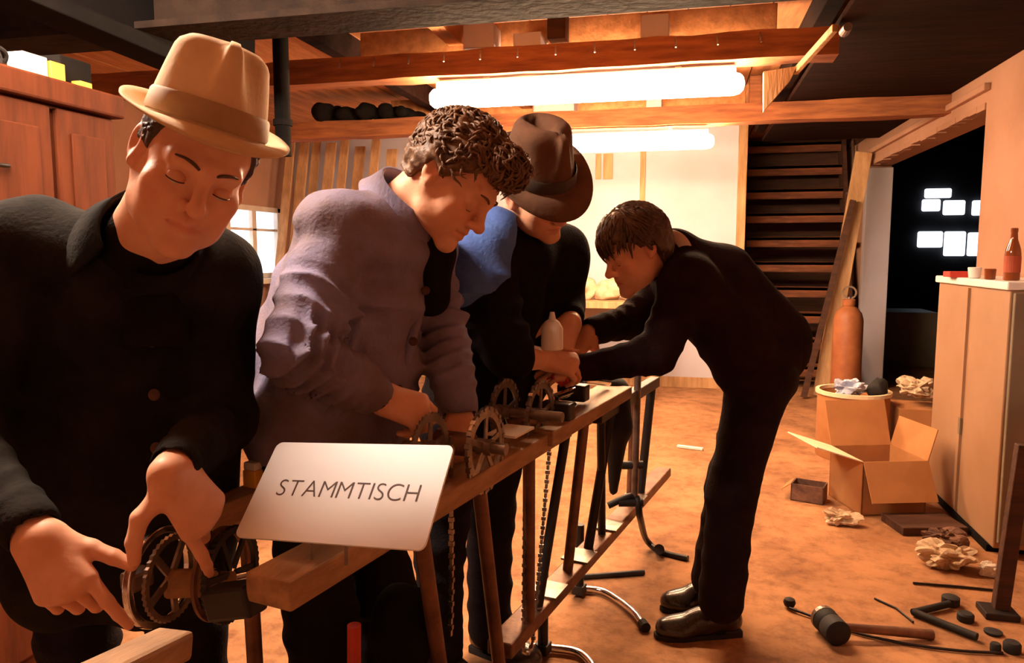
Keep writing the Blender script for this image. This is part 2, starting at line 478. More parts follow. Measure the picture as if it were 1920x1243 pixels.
struct('wall_right', MB().boxmm((XR, YF - 0.3, 0), (XR + 0.2, DY0, ZC)).boxmm((XR, DY1, 0), (XR + 0.2, YB + 0.3, ZC))
       .boxmm((XR, DY0, DZ), (XR + 0.2, DY1, ZC)), 'plaster')
# plaster moulding and the chipped edge over the wide doorway
struct('trim_1', MB().boxmm((XR - 0.035, DY0 - 0.05, DZ + 0.09), (XR, DY1 + 0.25, DZ + 0.13)), 'plaster', 0.006)
lin = MB()
for i in range(24):
    y0 = DY0 + (DY1 - DY0) * i / 24; y1 = y0 + (DY1 - DY0) / 24 * 1.05
    lin.boxmm((XR - 0.008 - random.uniform(0, 0.004), y0, DZ - random.uniform(0.0, 0.014)), (XR + 0.05, y1, DZ + 0.03))
struct('trim_2', lin, 'plaster')
struct('trim_3', MB().boxmm((XR - 0.03, YF, ZC - 0.14), (XR, YB, ZC - 0.10)), 'darkwood', 0.005)
struct('door_1', MB().boxmm((XR - 0.015, DY1 - 0.03, 0), (XR + 0.21, DY1 + 0.06, DZ - 0.02)), 'whitewall', 0.006)

# white partition at the back, its post and batten
PY = 7.3
struct('wall_back', MB().boxmm((XL, PY, 0), (0.46, PY + 0.12, ZC)), 'whitewall')
struct('trim_4', MB().boxmm((0.42, PY - 0.03, 0), (0.50, PY + 0.14, ZC)), 'plank', 0.005)
struct('trim_5', MB().boxmm((-0.47, PY - 0.02, 1.55), (-0.42, PY, 2.3)), 'plank', 0.003)
struct('trim_6', MB().boxmm((XL, PY - 0.02, 0), (0.42, PY, 0.10)), 'plank', 0.003)
struct('wall_rear', MB().boxmm((XL, YB, 0), (XR + 0.3, YB + 0.2, ZC)), 'darkwood')

# outside the wide doorway: a dark yard and another building with lit panes
yard = empty('yard_building', (6.2, 12.5, 0), 'dark building across the night yard with a few lit panes', 'building')
MB().boxmm((2.6, 15.0, 0.0), (8.6, 15.4, 6.0)).build('facade', 'night', yard)
def pane(x, y, w, h):
    a = Yp(x, y, 14.98); b = Yp(x + w, y + h, 14.98)
    MB().boxmm((a[0], 14.93, b[2]), (b[0], 14.99, a[2])).build('lit_pane', 'litpane', yard, bevel=0.03)
for q in [(1733, 354, 50, 17), (1728, 374, 34, 22), (1768, 376, 40, 27), (1822, 376, 24, 28),
          (1720, 434, 46, 30), (1770, 434, 38, 46), (1814, 436, 26, 44)]:
    pane(*q)
tag(MB().boxmm((1.95, 9.2, 0.0), (2.75, 9.9, 0.62)).build('yard_crate', 'lockerdark', bevel=0.01), 'low dark crate out in the yard beyond the doorway', 'crate')

# window in the left wall
win = struct('window_1', MB().boxmm((XL - 0.06, WY0, WZ0), (XL + 0.02, WY1, WZ0 + 0.05)).boxmm((XL - 0.06, WY0, WZ1 - 0.05), (XL + 0.02, WY1, WZ1))
             .boxmm((XL - 0.06, WY0, WZ0), (XL + 0.02, WY0 + 0.06, WZ1)).boxmm((XL - 0.06, WY1 - 0.06, WZ0), (XL + 0.02, WY1, WZ1))
             .boxmm((XL - 0.05, (WY0 + WY1) / 2 - 0.035, WZ0), (XL + 0.01, (WY0 + WY1) / 2 + 0.035, WZ1)).boxmm((XL - 0.05, WY0, 1.50), (XL + 0.01, WY1, 1.525)), 'frame_white', 0.004)
wm = (WY0 + WY1) / 2
for y0, y1 in ((WY0 + 0.05, wm - 0.03), (wm + 0.03, WY1 - 0.05)):
    for z0, z1 in ((WZ0 + 0.04, 1.505), (1.52, WZ1 - 0.04)):
        MB().boxmm((XL - 0.04, y0, z0), (XL - 0.03, y1, z1)).build('pane', 'litpane', win)
MB().boxmm((XL, WY0 - 0.08, WZ0 - 0.05), (XL + 0.14, WY1 + 0.08, WZ0)).build('window_sill', 'frame_white', win, bevel=0.005)

# ------------------------------------------------------------------ ceiling beams
def thing(mb, name, mt, label, cat, group=None, bevel=0.0, smooth=False):
    return tag(mb.build(name, mt, bevel=bevel, smooth=smooth), label, cat, group)
g = empty('steel_girder', (-0.4, 2.65, 2.12), 'dark riveted steel girder crossing the ceiling nearest the camera', 'beam')
MB().boxmm((XL, 2.50, 2.12), (XR, 2.74, 2.145)).build('lower_flange', 'steel_dark', g)
MB().boxmm((XL, 2.60, 2.145), (XR, 2.63, 2.5)).build('web', 'steel_dark', g)
for i in range(13):
    x = -2.2 + i * 0.29
    MB().lathe((x, 2.60, 2.30), (0, -1, 0), [(0.014, 0), (0.014, 0.006), (0.009, 0.012), (0.003, 0.013)], 10).build('rivet', 'rivet', g, smooth=True)
def wood_beam(y, z0, z1, th, label, x1=XR, x0=XL):
    b = empty('ceiling_beam', ((x0 + x1) / 2, y, z0), label, 'beam', None)
    mb = MB(); n = 30
    vs_, fs_ = [], []
    for i in range(n + 1):                     # hand-hewn: slightly uneven edges
        x = x0 + (x1 - x0) * i / n
        for dy, zz in ((-th / 2, z0), (th / 2, z0), (th / 2, z1), (-th / 2, z1)):
            vs_.append((x, y + dy + random.uniform(-.004, .004), zz + random.uniform(-.005, .005)))
    for i in range(n):
        for k in range(4):
            fs_.append([i * 4 + k, i * 4 + (k + 1) % 4, i * 4 + 4 + (k + 1) % 4, i * 4 + 4 + k])
    fs_ += [[0, 1, 2, 3], [n * 4 + k for k in range(4)]]
    mb.add(vs_, fs_).build('timber', 'beam', b)
    return b
b1 = wood_beam(3.70, 2.155, 2.275, 0.14, 'wooden ceiling beam with nails directly above the larger lamp', 0.62)
for i in range(12):
    x = -1.75 + i * 0.185
    MB().cyl((x, 3.615, 2.262), (x + 0.004, 3.595, 2.215), 0.004, n=6).build('nail', 'iron', b1)
b2 = wood_beam(5.45, 2.166, 2.29, 0.14, 'wooden ceiling beam directly above the smaller farther lamp', XR)
thing(MB().boxmm((-1.75, 3.86, 2.30), (0.38, 3.90, 2.46)), 'ceiling_plank', 'board', 'upright orange ceiling plank above the nearer wooden beam', 'plank', bevel=0.004)
thing(MB().boxmm((-2.3, 5.62, 2.30), (0.36, 5.66, 2.47)), 'ceiling_plank', 'board', 'upright orange ceiling plank above the farther wooden beam', 'plank', bevel=0.004)
# short joist blocks wedged between beam and plank
def block(px0, py0, px1, py1, y, y2, label):
    a = Yp(px0, py0, y); b = Yp(px1, py1, y)
    thing(MB().boxmm((a[0], y, b[2]), (b[0], y2, a[2])), 'joist_block', 'whitewall', label, 'block', 'pale joist blocks', bevel=0.004)  # whitewash tone puts the lamplight on the wood into its colour
block(868, 46, 926, 88, 3.72, 3.86, 'wide pale joist block left of the small dark gap above the nearer beam')
block(962, 62, 1014, 90, 3.66, 3.86, 'small pale joist block just right of the wide one above the nearer beam')
block(1202, 28, 1253, 74, 3.70, 3.86, 'pale upright joist block alone at the right above the nearer beam')
block(1000, 186, 1076, 222, 5.42, 5.62, 'wide pale joist block above the farther beam under the big lamp')
block(1212, 184, 1240, 216, 5.42, 5.62, 'narrow pale joist block above the farther beam')
thing(MB().box((-0.66, 3.80, 2.40), (0.09, 0.12, 0.14)), 'joist_block', 'darkwood', 'small dark wooden block wedged between two pale joist blocks', 'block', bevel=0.004)
# joists along the room, over the beams
for i, (x, lab) in enumerate([(-1.95, 'dark joist over the beams nearest the left wall'), (-1.25, 'joist over the beams left of the big lamp'),
                              (0.55, 'joist over the beams right of the big lamp'), (1.15, 'dark joist over the beams nearest the right wall')]):
    thing(MB().boxmm((x, 2.75, 2.36), (x + 0.08, 7.2, 2.5)), 'joist', 'board' if i in (1,) else 'near_black', lab, 'joist', bevel=0.004)
# near-black panel added for the unlit ceiling at upper right, with a brace
thing(MB().boxmm((0.62, 2.76, 2.29), (XR, 7.25, 2.32)), 'shade_panel', 'near_black', 'near-black panel standing in for the unlit ceiling at upper right', 'panel', bevel=0.004)
a, b = Yp(1492, 134, 3.75), Yp(1566, 52, 3.2)
thing(MB().bar(a, b, 0.022, 0.03), 'brace_bar', 'plank', 'thin diagonal wooden brace under the near-black panel', 'brace', bevel=0.003)
a, b = Yp(1583, 60, 3.2), Yp(1590, 50, 3.1)
thing(MB().cyl(a, b, 0.02, 0.016, 12), 'brace_bolt', 'iron', 'small pale bolt end beside the upper end of the diagonal brace', 'bolt')
v = [Yp(1432, 134, 3.70), Yp(1494, 124, 3.70), Yp(1482, 150, 3.70), Yp(1432, 208, 3.70)]
v2 = [p + np.array([0, 0.05, 0]) for p in v]
thing(MB().add(v + v2, [[0, 1, 2, 3], [7, 6, 5, 4], [0, 4, 5, 1], [1, 5, 6, 2], [2, 6, 7, 3], [3, 7, 4, 0]]), 'corner_gusset', 'plank',
      'triangular wooden gusset at the right end of the big lamp', 'gusset')
thing(MB().boxmm((0.38, 5.53, 2.30), (0.46, 5.6, 2.499)), 'post_stub', 'beam', 'short upright timber between the farther beam and ceiling', 'timber', bevel=0.004)

# ------------------------------------------------------------------ fluorescent lamps
def lamp(y, z, xa, xb, mt, label, top, r=0.052):
    L = empty('fluorescent_lamp', ((xa + xb) / 2, y, z), label, 'lamp', 'ceiling lamps')
    prof = [(0.012, 0.0), (r * 0.6, 0.006), (r * 0.88, 0.022), (r, 0.05)]
    ln = xb - xa
    prof = prof + [(rr, ln - h) for rr, h in prof[::-1]]
    MB().lathe((xa, y, z), (1, 0, 0), prof, 20).build('diffuser', mt, L, smooth=True)
    MB().boxmm((xa + 0.04, y - 0.03, z + r * 0.9), (xb - 0.04, y + 0.03, z + r + 0.03)).build('housing', 'lamp_housing', L, bevel=0.004)
    for x in (xa + 0.3, xb - 0.3):
        MB().boxmm((x - 0.015, y - 0.02, z + r + 0.02), (x + 0.015, y + 0.02, top)).build('bracket', 'lamp_housing', L)
    return L
lamp(3.70, 2.062, -1.30, 0.23, 'lamp', 'long lit fluorescent lamp under the nearer wooden beam', 2.150)
lamp(5.42, 2.05, -1.42, 0.15, 'lamp', 'lit fluorescent lamp under the farther beam, partly behind the brown hat', 2.16)
lamp(1.30, 2.26, -2.35, -1.05, 'lamp_near', 'fluorescent lamp overhead near the camera above the tan hat', 2.499)

# ------------------------------------------------------------------ left side: wardrobe and what stands on it
wd = empty('wardrobe', (-2.1, 1.7, 0), 'reddish brown wooden wardrobe with panel doors at the left edge', 'wardrobe')
MB().boxmm((-2.32, 0.9, 0), (-1.94, 2.24, 1.74)).build('carcass', 'wardrobe', wd, bevel=0.004)
MB().boxmm((-2.34, 0.88, 1.74), (-1.90, 2.26, 1.815)).build('cornice', 'wardrobe', wd, bevel=0.008)
for y0, y1 in ((1.30, 1.62), (1.64, 1.96), (1.985, 2.22)):
    d = MB().boxmm((-1.94, y0, 0.06), (-1.918, y1, 1.73)).build('door', 'wardrobe', wd, bevel=0.006)
    MB().boxmm((-1.92, y0 + 0.05, 0.9), (-1.91, y1 - 0.05, 1.66)).build('panel', 'wardrobe', d, bevel=0.004)
MB().tube(smooth_path([(-1.92, 1.70, 1.535), (-1.90, 1.72, 1.53), (-1.90, 1.78, 1.53), (-1.92, 1.80, 1.535)], 4), 0.006, 8).build('handle', 'black_iron', wd, smooth=True)
thing(MB().box((-1.985, 1.955, 1.815 + 0.035), (0.06, 0.09, 0.07)), 'carton', 'paper', 'small pale carton on top of the wardrobe beside yellow card', 'carton', bevel=0.003)
thing(MB().box((-1.975, 2.035, 1.815 + 0.032), (0.05, 0.055, 0.064)), 'card_box', 'yellow', 'small yellow box on top of the wardrobe', 'box', bevel=0.003)
thing(MB().box((-2.05, 2.13, 1.815 + 0.05), (0.16, 0.13, 0.10)), 'black_case', 'blackish', 'black case standing on the far end of the wardrobe top', 'case', bevel=0.006)
thing(MB().box((-1.96, 2.13, 1.815 + 0.012), (0.05, 0.05, 0.024)), 'note_pad', 'yellow', 'flat yellow pad on the wardrobe in front of black case', 'pad', bevel=0.002)
cw = np.array([-1.99, 1.83, 1.815])
wp = [cw + np.array([0.02 * math.sin(t * 1.7), 0.05 * math.cos(t), 0.03 + 0.03 * math.sin(t) + 0.004 * t]) for t in np.linspace(0, 9, 40)]
thing(MB().tube(wp, 0.006, 6), 'wire_coil', 'rubber', 'loose coil of black wire on the wardrobe at the left edge', 'wire', smooth=True)
# stove pipe behind the tan hat and dark sloping flue
q = Yp(530, 220, 3.4)
sp = empty('vent_pipe', (q[0], 3.4, 1.76), 'black vent pipe hanging from the ceiling behind the tan hat', 'pipe')
MB().lathe((q[0], 3.4, 1.76), (0, 0, 1), [(0.034, 0), (0.038, 0), (0.038, 0.735)], 20).build('pipe', 'blackish', sp, smooth=True)
MB().ring((q[0], 3.4, 1.92), (0, 0, 1), 0.037, 0.046, 0.03, 24).build('collar', 'blackish', sp)
a, b = np.array([-2.36, 1.5, 2.40]), np.array([-1.75, 3.35, 2.02])
thing(MB().bar((-2.33, 0.6, 2.36), (-2.05, 3.2, 2.16), 0.16, 0.30), 'roof_strut', 'blackish', 'black sloping roof strut above the wardrobe', 'strut', bevel=0.006)

# planks leaning along the left of the back
xs = [(548, 250, 560), (572, 262, 568), (596, 246, 575), (622, 268, 570), (648, 255, 560), (676, 275, 560), (706, 262, 560), (736, 280, 560)]
labs = ['first leaning plank right of the black vent pipe', 'second leaning plank right of the vent pipe', 'third leaning plank, standing tallest of the pale row',
        'fourth leaning plank behind the blue jacket', 'fifth leaning plank behind the blue jacket', 'sixth leaning plank over the jacket shoulder',
        'seventh leaning plank near the curly hair', 'last leaning plank before the curly-haired head']
for i, (px, py, _) in enumerate(xs):
    y = 6.3 + 0.05 * (i % 3)
    t = Yp(px, py, y + 0.55); bt = np.array([t[0] - 0.03, y, 0.0])
    thing(MB().bar(bt + (0, 0, .01), (t[0], y + 0.55, t[2]), 0.085 + 0.02 * (i % 2), 0.025, up=(0, 1, 0.2)), 'leaning_plank', 'plank', labs[i], 'plank', 'planks leaning at the back', bevel=0.003)
# dark rolls stored on the far beam at the left
for i, (px, py, r) in enumerate([(625, 238, 0.072), (666, 242, 0.055), (704, 236, 0.066), (742, 240, 0.058), (774, 241, 0.046)]):
    c = Yp(px, py, 5.5); c[2] = 2.292 + r * 0.95
    f = Field(c - 0.2, c + 0.2, 0.012)
    f.cone(c - (0.04, 0.12, 0), c + (0.04, 0.12, 0), r * 0.95, r * 0.8, 0)
    f.disp(lambda p: 0.012 * wob(p, 40, 5 + i))
    o = sdf_obj('stored_bundle', [f], 'blackish', None)
    tag(o, ['largest dark bundle stored on the farther beam at left', 'small dark bundle second on the farther beam', 'plump dark bundle in the middle of the farther beam',
            'dark bundle fourth along the farther beam', 'smallest dark bundle nearest the lamp on the beam'][i], 'bundle', 'dark bundles on the beam')
t = Yp(840, 200, 6.0); bt = Yp(822, 262, 6.0)
thing(MB().bar((bt[0] - 0.25, 6.0, 0.0), (t[0] + 0.01, 6.0, 2.49), 0.03, 0.03), 'slim_batten', 'plank', 'slim upright batten between the curly hair and the ceiling', 'batten', bevel=0.003)

# ------------------------------------------------------------------ back: sacks on a bench, hangings
bn = empty('back_bench', (-0.75, 6.9, 0), 'pale workbench against the white partition', 'bench')
MB().boxmm((-1.9, 6.55, 0.80), (-0.22, 7.27, 0.86)).build('bench_top', 'plank', bn, bevel=0.005)
for x in (-1.82, -0.30):
    for y in (6.62, 7.2):
        MB().boxmm((x - 0.035, y - 0.035, 0), (x + 0.035, y + 0.035, 0.80)).build('leg', 'plank', bn, bevel=0.003)
for i, (px, w, h, lab) in enumerate([(1122, 0.05, 0.24, 'narrow brown strip hanging on the white partition'), (1140, 0.09, 0.24, 'wider brown strip hanging on the white partition')]):
    c = Yp(px, 312, PY - 0.012)
    thing(MB().box((c[0], PY - 0.012, c[2]), (w, 0.02, h)), 'wall_strip', 'plank', lab, 'strip', bevel=0.003)
for i, (px, py, r, lab) in enumerate([(1088, 565, 0.12, 'crumpled pale sack at the left on the back bench'), (1143, 560, 0.11, 'crumpled pale sack beside the young man\'s face'),
                                      (1188, 545, 0.085, 'small pale sack nearest the young man\'s chin')]):
    c = Yp(px, py, 6.85); c[2] = 0.86 + r * 0.8
    f = Field(c - 0.26, c + 0.26, 0.012)
    f.ell(c, (r * 1.25, r, r * 0.95), k=0).ell(c + (0.05, 0, 0.05), (r * .7, r * .7, r * .7), k=0.04)
    f.disp(lambda p: 0.02 * wob(p, 32, 21 + i)); f.half(c - (0, 0, r * 0.8), (0, 0, -1))
    tag(sdf_obj('sack', [f], 'rag', None), lab, 'sack', 'sacks on the back bench')

M['stairwood'] = mat('stair_wood', (0.26, 0.085, 0.03), (0.10, 0.032, 0.014), 0.8, scale=2.2, stretch=(1, 6, 6), bump=0.3)
# ------------------------------------------------------------------ steep stairs in the dark corner
st = empty('wooden_stairs', (1.02, 7.8, 0), 'steep dark wooden stairs in the far right corner', 'stairs')
sx0, sx1 = 0.56, 1.5
for i in range(10):
    z = 0.22 + i * 0.245; y = 7.45 + i * 0.10
    MB().boxmm((sx0, y, z - 0.10), (sx1, y + 0.035, z)).boxmm((sx0, y, z - 0.035), (sx1, y + 0.22, z)).build('tread', 'stairwood', st, bevel=0.004)
for x in (sx0 - 0.03, sx1 + 0.005):
    MB().bar((x, 7.42, 0.0), (x, 8.46, 2.5), 0.035, 0.24, up=(0, 1, 0)).build('stringer', 'darkwood', st)

# right wall: leaning board, pipe, cylinder
a = Xp(1602, 205, 1.52); b = Zp(1528, 640, 0.0)
thing(MB().bar((1.18, 7.05, 0.01), (1.50, 7.35, 2.18), 0.14, 0.03, up=(0, 1, 0)), 'leaning_board', 'plank', 'tall pale board leaning into the corner by the stairs', 'board', bevel=0.003)
thing(MB().bar((1.02, 6.95, 0.01), (1.40, 7.2, 1.75), 0.05, 0.03, up=(0, 1, 0)), 'wooden_lath', 'darkwood', 'narrow brown lath leaning in front of the tall pale board', 'lath', bevel=0.003)
wp = empty('wall_pipe', (1.56, 7.7, 0), 'iron pipe with elbow running down the right wall by the doorway', 'pipe')
pth = smooth_path([Xp(1640, 200, 1.52), Xp(1668, 205, 1.54), Xp(1650, 228, 1.54), Xp(1603, 254, 1.55), Xp(1600, 300, 1.55), Xp(1598, 420, 1.55), Xp(1597, 560, 1.55)], 6)
MB().tube(pth, 0.016, 10).build('riser', 'pipe', wp, smooth=True)
MB().bar(Xp(1600, 203, 1.50), Xp(1670, 203, 1.50), 0.02, 0.03).build('bracket', 'black_iron', wp)
MB().tube([Xp(1672, 200, 1.57), Xp(1740, 152, 1.57), Xp(1800, 110, 1.57)], 0.010, 8).build('conduit', 'pipe', wp, smooth=True)
MB().box(Xp(1590, 372, 1.53), (0.06, 0.09, 0.12)).build('valve_box', 'pipe', wp, bevel=0.008)
MB().cyl(Xp(1578, 455, 1.50), Xp(1600, 455, 1.52), 0.028, n=12).build('tap', 'pipe', wp)
gc = Zp(1575, 735, 0); gx, gy = 1.28, 6.55
gcy = empty('gas_cylinder', (gx, gy, 0), 'rust-orange gas cylinder standing against the right wall', 'cylinder')
MB().lathe((gx, gy, 0), (0, 0, 1), [(0.09, 0), (0.11, 0.015), (0.115, 0.04), (0.115, 0.74), (0.10, 0.80), (0.06, 0.845), (0.035, 0.86)], 28).build('body', 'gas', gcy, smooth=True)
MB().lathe((gx, gy, 0.855), (0, 0, 1), [(0.045, 0), (0.05, 0.01), (0.05, 0.05), (0.03, 0.06)], 18).build('valve_collar', 'gas', gcy, smooth=True)
MB().ring((gx, gy, 0.965), (0.25, 1, 0.1), 0.042, 0.056, 0.012, 24).build('gauge_ring', 'iron', gcy)
MB().cyl((gx, gy, 0.90), (gx, gy, 0.93), 0.014, n=10).build('valve', 'iron', gcy)

# ------------------------------------------------------------------ the pedal table being assembled
TO = np.array([-0.545, 0.86, 0.0]); TT = Vn(0.205, 0.979, 0); TN = np.array([TT[1], -TT[0], 0])
def tp(t, n, z): return TO + TT * t + TN * n + np.array([0, 0, z])
AX = [TN, TT, np.array([0, 0, 1.0])]
rig = empty('pedal_table', tp(1.0, -0.04, 0), 'long half-built table frame of wooden rail, tubes, chainrings and chains', 'table frame')
def rbox(n0, n1, t0, t1, z0, z1):
    return MB().box(tp((t0 + t1) / 2, (n0 + n1) / 2, (z0 + z1) / 2), (n1 - n0, t1 - t0, z1 - z0), AX)
rbox(-0.085, 0.0, 0.05, 1.18, 0.775, 0.82).build('top_rail', 'rail', rig, bevel=0.004)
rbox(-0.10, 0.015, 1.0, 1.72, 0.79, 0.83).build('end_board', 'rail', rig, bevel=0.004)
rbox(-0.42, -0.36, 0.25, 0.43, 0.765, 0.81).build('inner_rail', 'rail', rig, bevel=0.004)
for t, n0 in ((0.33, -0.42), (0.95, -0.16), (1.45, -0.15)):
    rbox(n0, -0.05, t, t + 0.06, 0.74, 0.765).build('cross_piece', 'rail', rig, bevel=0.003)
rbox(-0.115, -0.045, 0.88, 2.6, 0.265, 0.305).build('lower_rail', 'tube', rig, bevel=0.005)
rbox(-0.06, -0.02, 1.5, 2.25, 0.74, 0.78).build('rear_rail', 'black_iron', rig, bevel=0.004)
# frame tubes between the rails
for a, b, r, m in [(tp(0.42, -0.02, 0.78), tp(0.60, -0.03, 0.0), 0.016, 'tube'), (tp(0.66, -0.02, 0.78), tp(0.86, -0.04, 0.0), 0.016, 'tube'),
                   (tp(0.95, -0.03, 0.80), tp(1.02, -0.06, 0.29), 0.016, 'tube'), (tp(1.25, -0.04, 0.80), tp(1.10, -0.07, 0.29), 0.014, 'black_iron'),
                   (tp(1.40, -0.04, 0.80), tp(1.36, -0.08, 0.29), 0.016, 'tube'), (tp(1.55, -0.04, 0.78), tp(1.70, -0.08, 0.29), 0.014, 'black_iron'),
                   (tp(1.68, -0.04, 0.78), tp(1.55, -0.08, 0.29), 0.016, 'black_iron'), (tp(1.95, -0.04, 0.76), tp(2.05, -0.08, 0.29), 0.016, 'tube'),
                   (tp(2.2, -0.04, 0.76), tp(2.2, -0.08, 0.29), 0.018, 'black_iron'), (tp(0.36, -0.39, 0.77), tp(0.36, -0.37, 0.0), 0.016, 'tube')]:
    MB().cyl(a, b, r, n=14).build('frame_tube', m, rig, smooth=True)
# bolted plates on the lower rail
for t in (1.15, 1.42, 1.72, 2.05):
    rbox(-0.125, -0.035, t, t + 0.10, 0.306, 0.312).build('gusset_plate', 'iron', rig)
# stems standing on curved chrome handlebars
def handlebar(stem_top, stem_bot, pts, r=0.013):
    MB().cyl(stem_top, stem_bot, 0.017, n=12).build('stem', 'black_iron', rig, smooth=True)
    h = MB().tube(smooth_path(pts, 6), r, 12).build('handlebar_foot', 'chrome', rig, smooth=True)
    MB().cyl(pts[-1], np.array(pts[-1]) + unit(np.array(pts[-1]) - np.array(pts[-2])) * 0.035, r * 1.35, n=12).build('grip', 'rubber', h)
    MB().box(np.array(stem_bot), (0.045, 0.045, 0.035), AX).build('clamp', 'black_iron', h, bevel=0.004)
z0 = 0.016
s1 = Zp(1018, 1214, 0.03); handlebar(np.array([s1[0], s1[1], 0.28]), s1, [Zp(968, 1210, z0), Zp(1018, 1214, z0), Zp(1068, 1219, z0), Zp(1092, 1228, z0), Zp(1112, 1250, z0), Zp(1120, 1275, z0)])
s2 = Zp(1086, 1104, 0.03); handlebar(np.array([s2[0], s2[1], 0.28]), s2, [Zp(1034, 1100, z0), Zp(1086, 1104, z0), Zp(1128, 1108, z0), Zp(1160, 1126, z0), Zp(1190, 1150, z0), Zp(1204, 1168, z0)])
# saddle post and black handlebar at the far end
p0 = P(1196, 695, 2.75); p1 = P(1190, 930, 2.8)
MB().cyl(p0, p1, 0.013, n=12).build('saddle_post', 'iron', rig, smooth=True)
for y in (872, 942):
    MB().cyl(P(1160, y, 2.8), P(1206, y, 2.79), 0.016, n=10).build('post_clamp', 'black_iron', rig, smooth=True)
zz = 0.012
MB().tube(smooth_path([P(1140, 948, 2.80), p1, P(1200, 970, 2.82), Zp(1212, 1012, 0.05), Zp(1240, 1035, zz), Zp(1290, 1047, zz)], 6), 0.013, 10).build('black_handlebar', 'black_iron', rig, smooth=True)
MB().cyl(Zp(1236, 1030, 0.0), Zp(1236, 1030, 0.045), 0.022, n=12).build('clamp', 'black_iron', rig)
# a dark saddle hung at the far end, nose down
f = Field(P(1150, 830, 2.62) - 0.36, P(1150, 830, 2.62) + 0.36, 0.008)
f.cone(P(1150, 735, 2.6), P(1158, 800, 2.6), 0.058, 0.05, 0.02).cone(P(1158, 800, 2.6), P(1150, 920, 2.65), 0.042, 0.016, 0.03)
sdf_obj('saddle', [f], 'rubber', rig)

def chainring(c, R, mt, teeth=40, spokes=5, th=0.005, rim=0.014, parent=None, axis=None, hub=0.018):
    axis = TN if axis is None else axis
    o = MB().ring(c, axis, R - rim, R, th, teeth=teeth, tooth=0.005).build('chainring', mt, parent or rig)
    x, y, d = frame(axis)
    for k in range(spokes):
        t = 2 * math.pi * k / spokes + 0.4; e = x * math.cos(t) + y * math.sin(t)
        MB().bar(np.array(c) + e * hub * 0.6, np.array(c) + e * (R - rim * 0.6), 0.012, th * 0.8, up=d).build('spoke', mt, o)
    MB().cyl(np.array(c) - unit(axis) * 0.018, np.array(c) + unit(axis) * 0.018, hub, n=16).build('hub', 'iron', o, smooth=True)
    return o
def chain(path, name='chain', parent=None, mt='chainsteel'):
    path = [np.array(p, float) for p in path]
    seg = [np.linalg.norm(path[i + 1] - path[i]) for i in range(len(path) - 1)]
    tot = sum(seg); n = int(tot / 0.0127); mb = MB()
    def at(s):
        for i, l in enumerate(seg):
            if s <= l or i == len(seg) - 1: return path[i] + (path[i + 1] - path[i]) * min(s / l, 1), unit(path[i + 1] - path[i])
            s -= l
    for k in range(n):
        p, d = at((k + 0.5) * tot / n)
        up = TN if abs(d @ TN) < 0.9 else np.array([0, 0, 1.0])
        w = 0.0055 if k % 2 else 0.003
        x = unit(np.cross(d, up)); mb.box(p, (0.0075, 2 * w, 0.0095 if k % 2 else 0.0135), [x, np.cross(d, x), d])
    return mb.build(name, mt, parent or rig)
def loop(c, R, low, Rl, sag=0.0):
    """chain wrapped over the top of a ring and down to a lower point"""
    c = np.array(c); low = np.array(low); pts = []
    for k in range(15):
        t = math.pi * k / 14; pts.append(c + TT * (-math.cos(t)) * R + np.array([0, 0, 1]) * math.sin(t) * R)
    down = [low + TT * Rl * math.cos(math.pi * k / 8) + np.array([0, 0, -1]) * Rl * math.sin(math.pi * k / 8) for k in range(9)]
    return pts + down + [pts[0]]
rA = P(910, 838, 1.60); rB = P(946, 772, 1.92); rC = P(1013, 778, 1.95); rD = P(806, 842, 1.50)
chainring(rA, 0.078, 'chainsteel', 42); chainring(rB, 0.078, 'iron', 42); chainring(rC, 0.084, 'iron', 44); chainring(rD, 0.07, 'iron', 38)
chain(loop(rC, 0.089, np.array([rC[0] - 0.03, rC[1], 0.24]) , 0.035))
chain(loop(rA, 0.083, rA - (0, 0, 0.02), 0.078))
chain([P(935, 760, 1.9) + TT * 0] + [rB + TT * (-math.cos(t)) * 0.083 + np.array([0, 0, 1]) * math.sin(t) * 0.083 for t in np.linspace(0, 3.0, 12)])
cD = P(846, 960, 1.55); chain([cD + (0, 0, 0.16), cD, cD + (0.0, 0.0, -0.14), cD + (-0.004, 0, -0.27)])
# axle blocks and spindles
for c, n0, n1 in ((rA, -0.14, 0.05), (rB, -0.03, 0.16), (rC, -0.16, 0.06), (rD, -0.06, 0.05)):
    MB().cyl(c + TN * n0, c + TN * n1, 0.013, n=14).build('spindle', 'iron', rig, smooth=True)
MB().cyl(rB + TN * 0.03 + (0, 0, -0.01), rC - TN * 0.02 + (0, 0, -0.02), 0.026, n=18).build('bearing_shell', 'tube', rig, smooth=True)
MB().cyl(rA - TN * 0.03, rA - TN * 0.12, 0.026, n=18).build('bearing_shell', 'tube', rig, smooth=True)
for c in (P(1045, 770, 2.05), P(1075, 735, 2.25)):
    MB().box(c, (0.09, 0.05, 0.05), AX).build('bearing_block', 'black_iron', rig, bevel=0.006)
for a_, b_ in ((P(1040, 745, 2.1), P(1100, 725, 2.3)), (P(1085, 712, 2.3), P(1140, 718, 2.5)), (P(1050, 800, 2.0), P(1075, 760, 2.2))):
    MB().cyl(a_, b_, 0.012, n=12).build('crank_arm', 'chrome', rig, smooth=True)
MB().box(P(1094, 714, 2.3), (0.03, 0.025, 0.025), AX).build('nut', 'chrome', rig, bevel=0.005)
# bent steel rod lying across the floor behind the frame
thing(MB().tube(smooth_path([Zp(1050, 1084, 0.012), Zp(1110, 1080, 0.012), Zp(1208, 1073, 0.012)], 5), 0.011, 10), 'steel_rod', 'black_iron', 'dark steel rod lying on the floor behind the frame feet', 'rod', smooth=True)

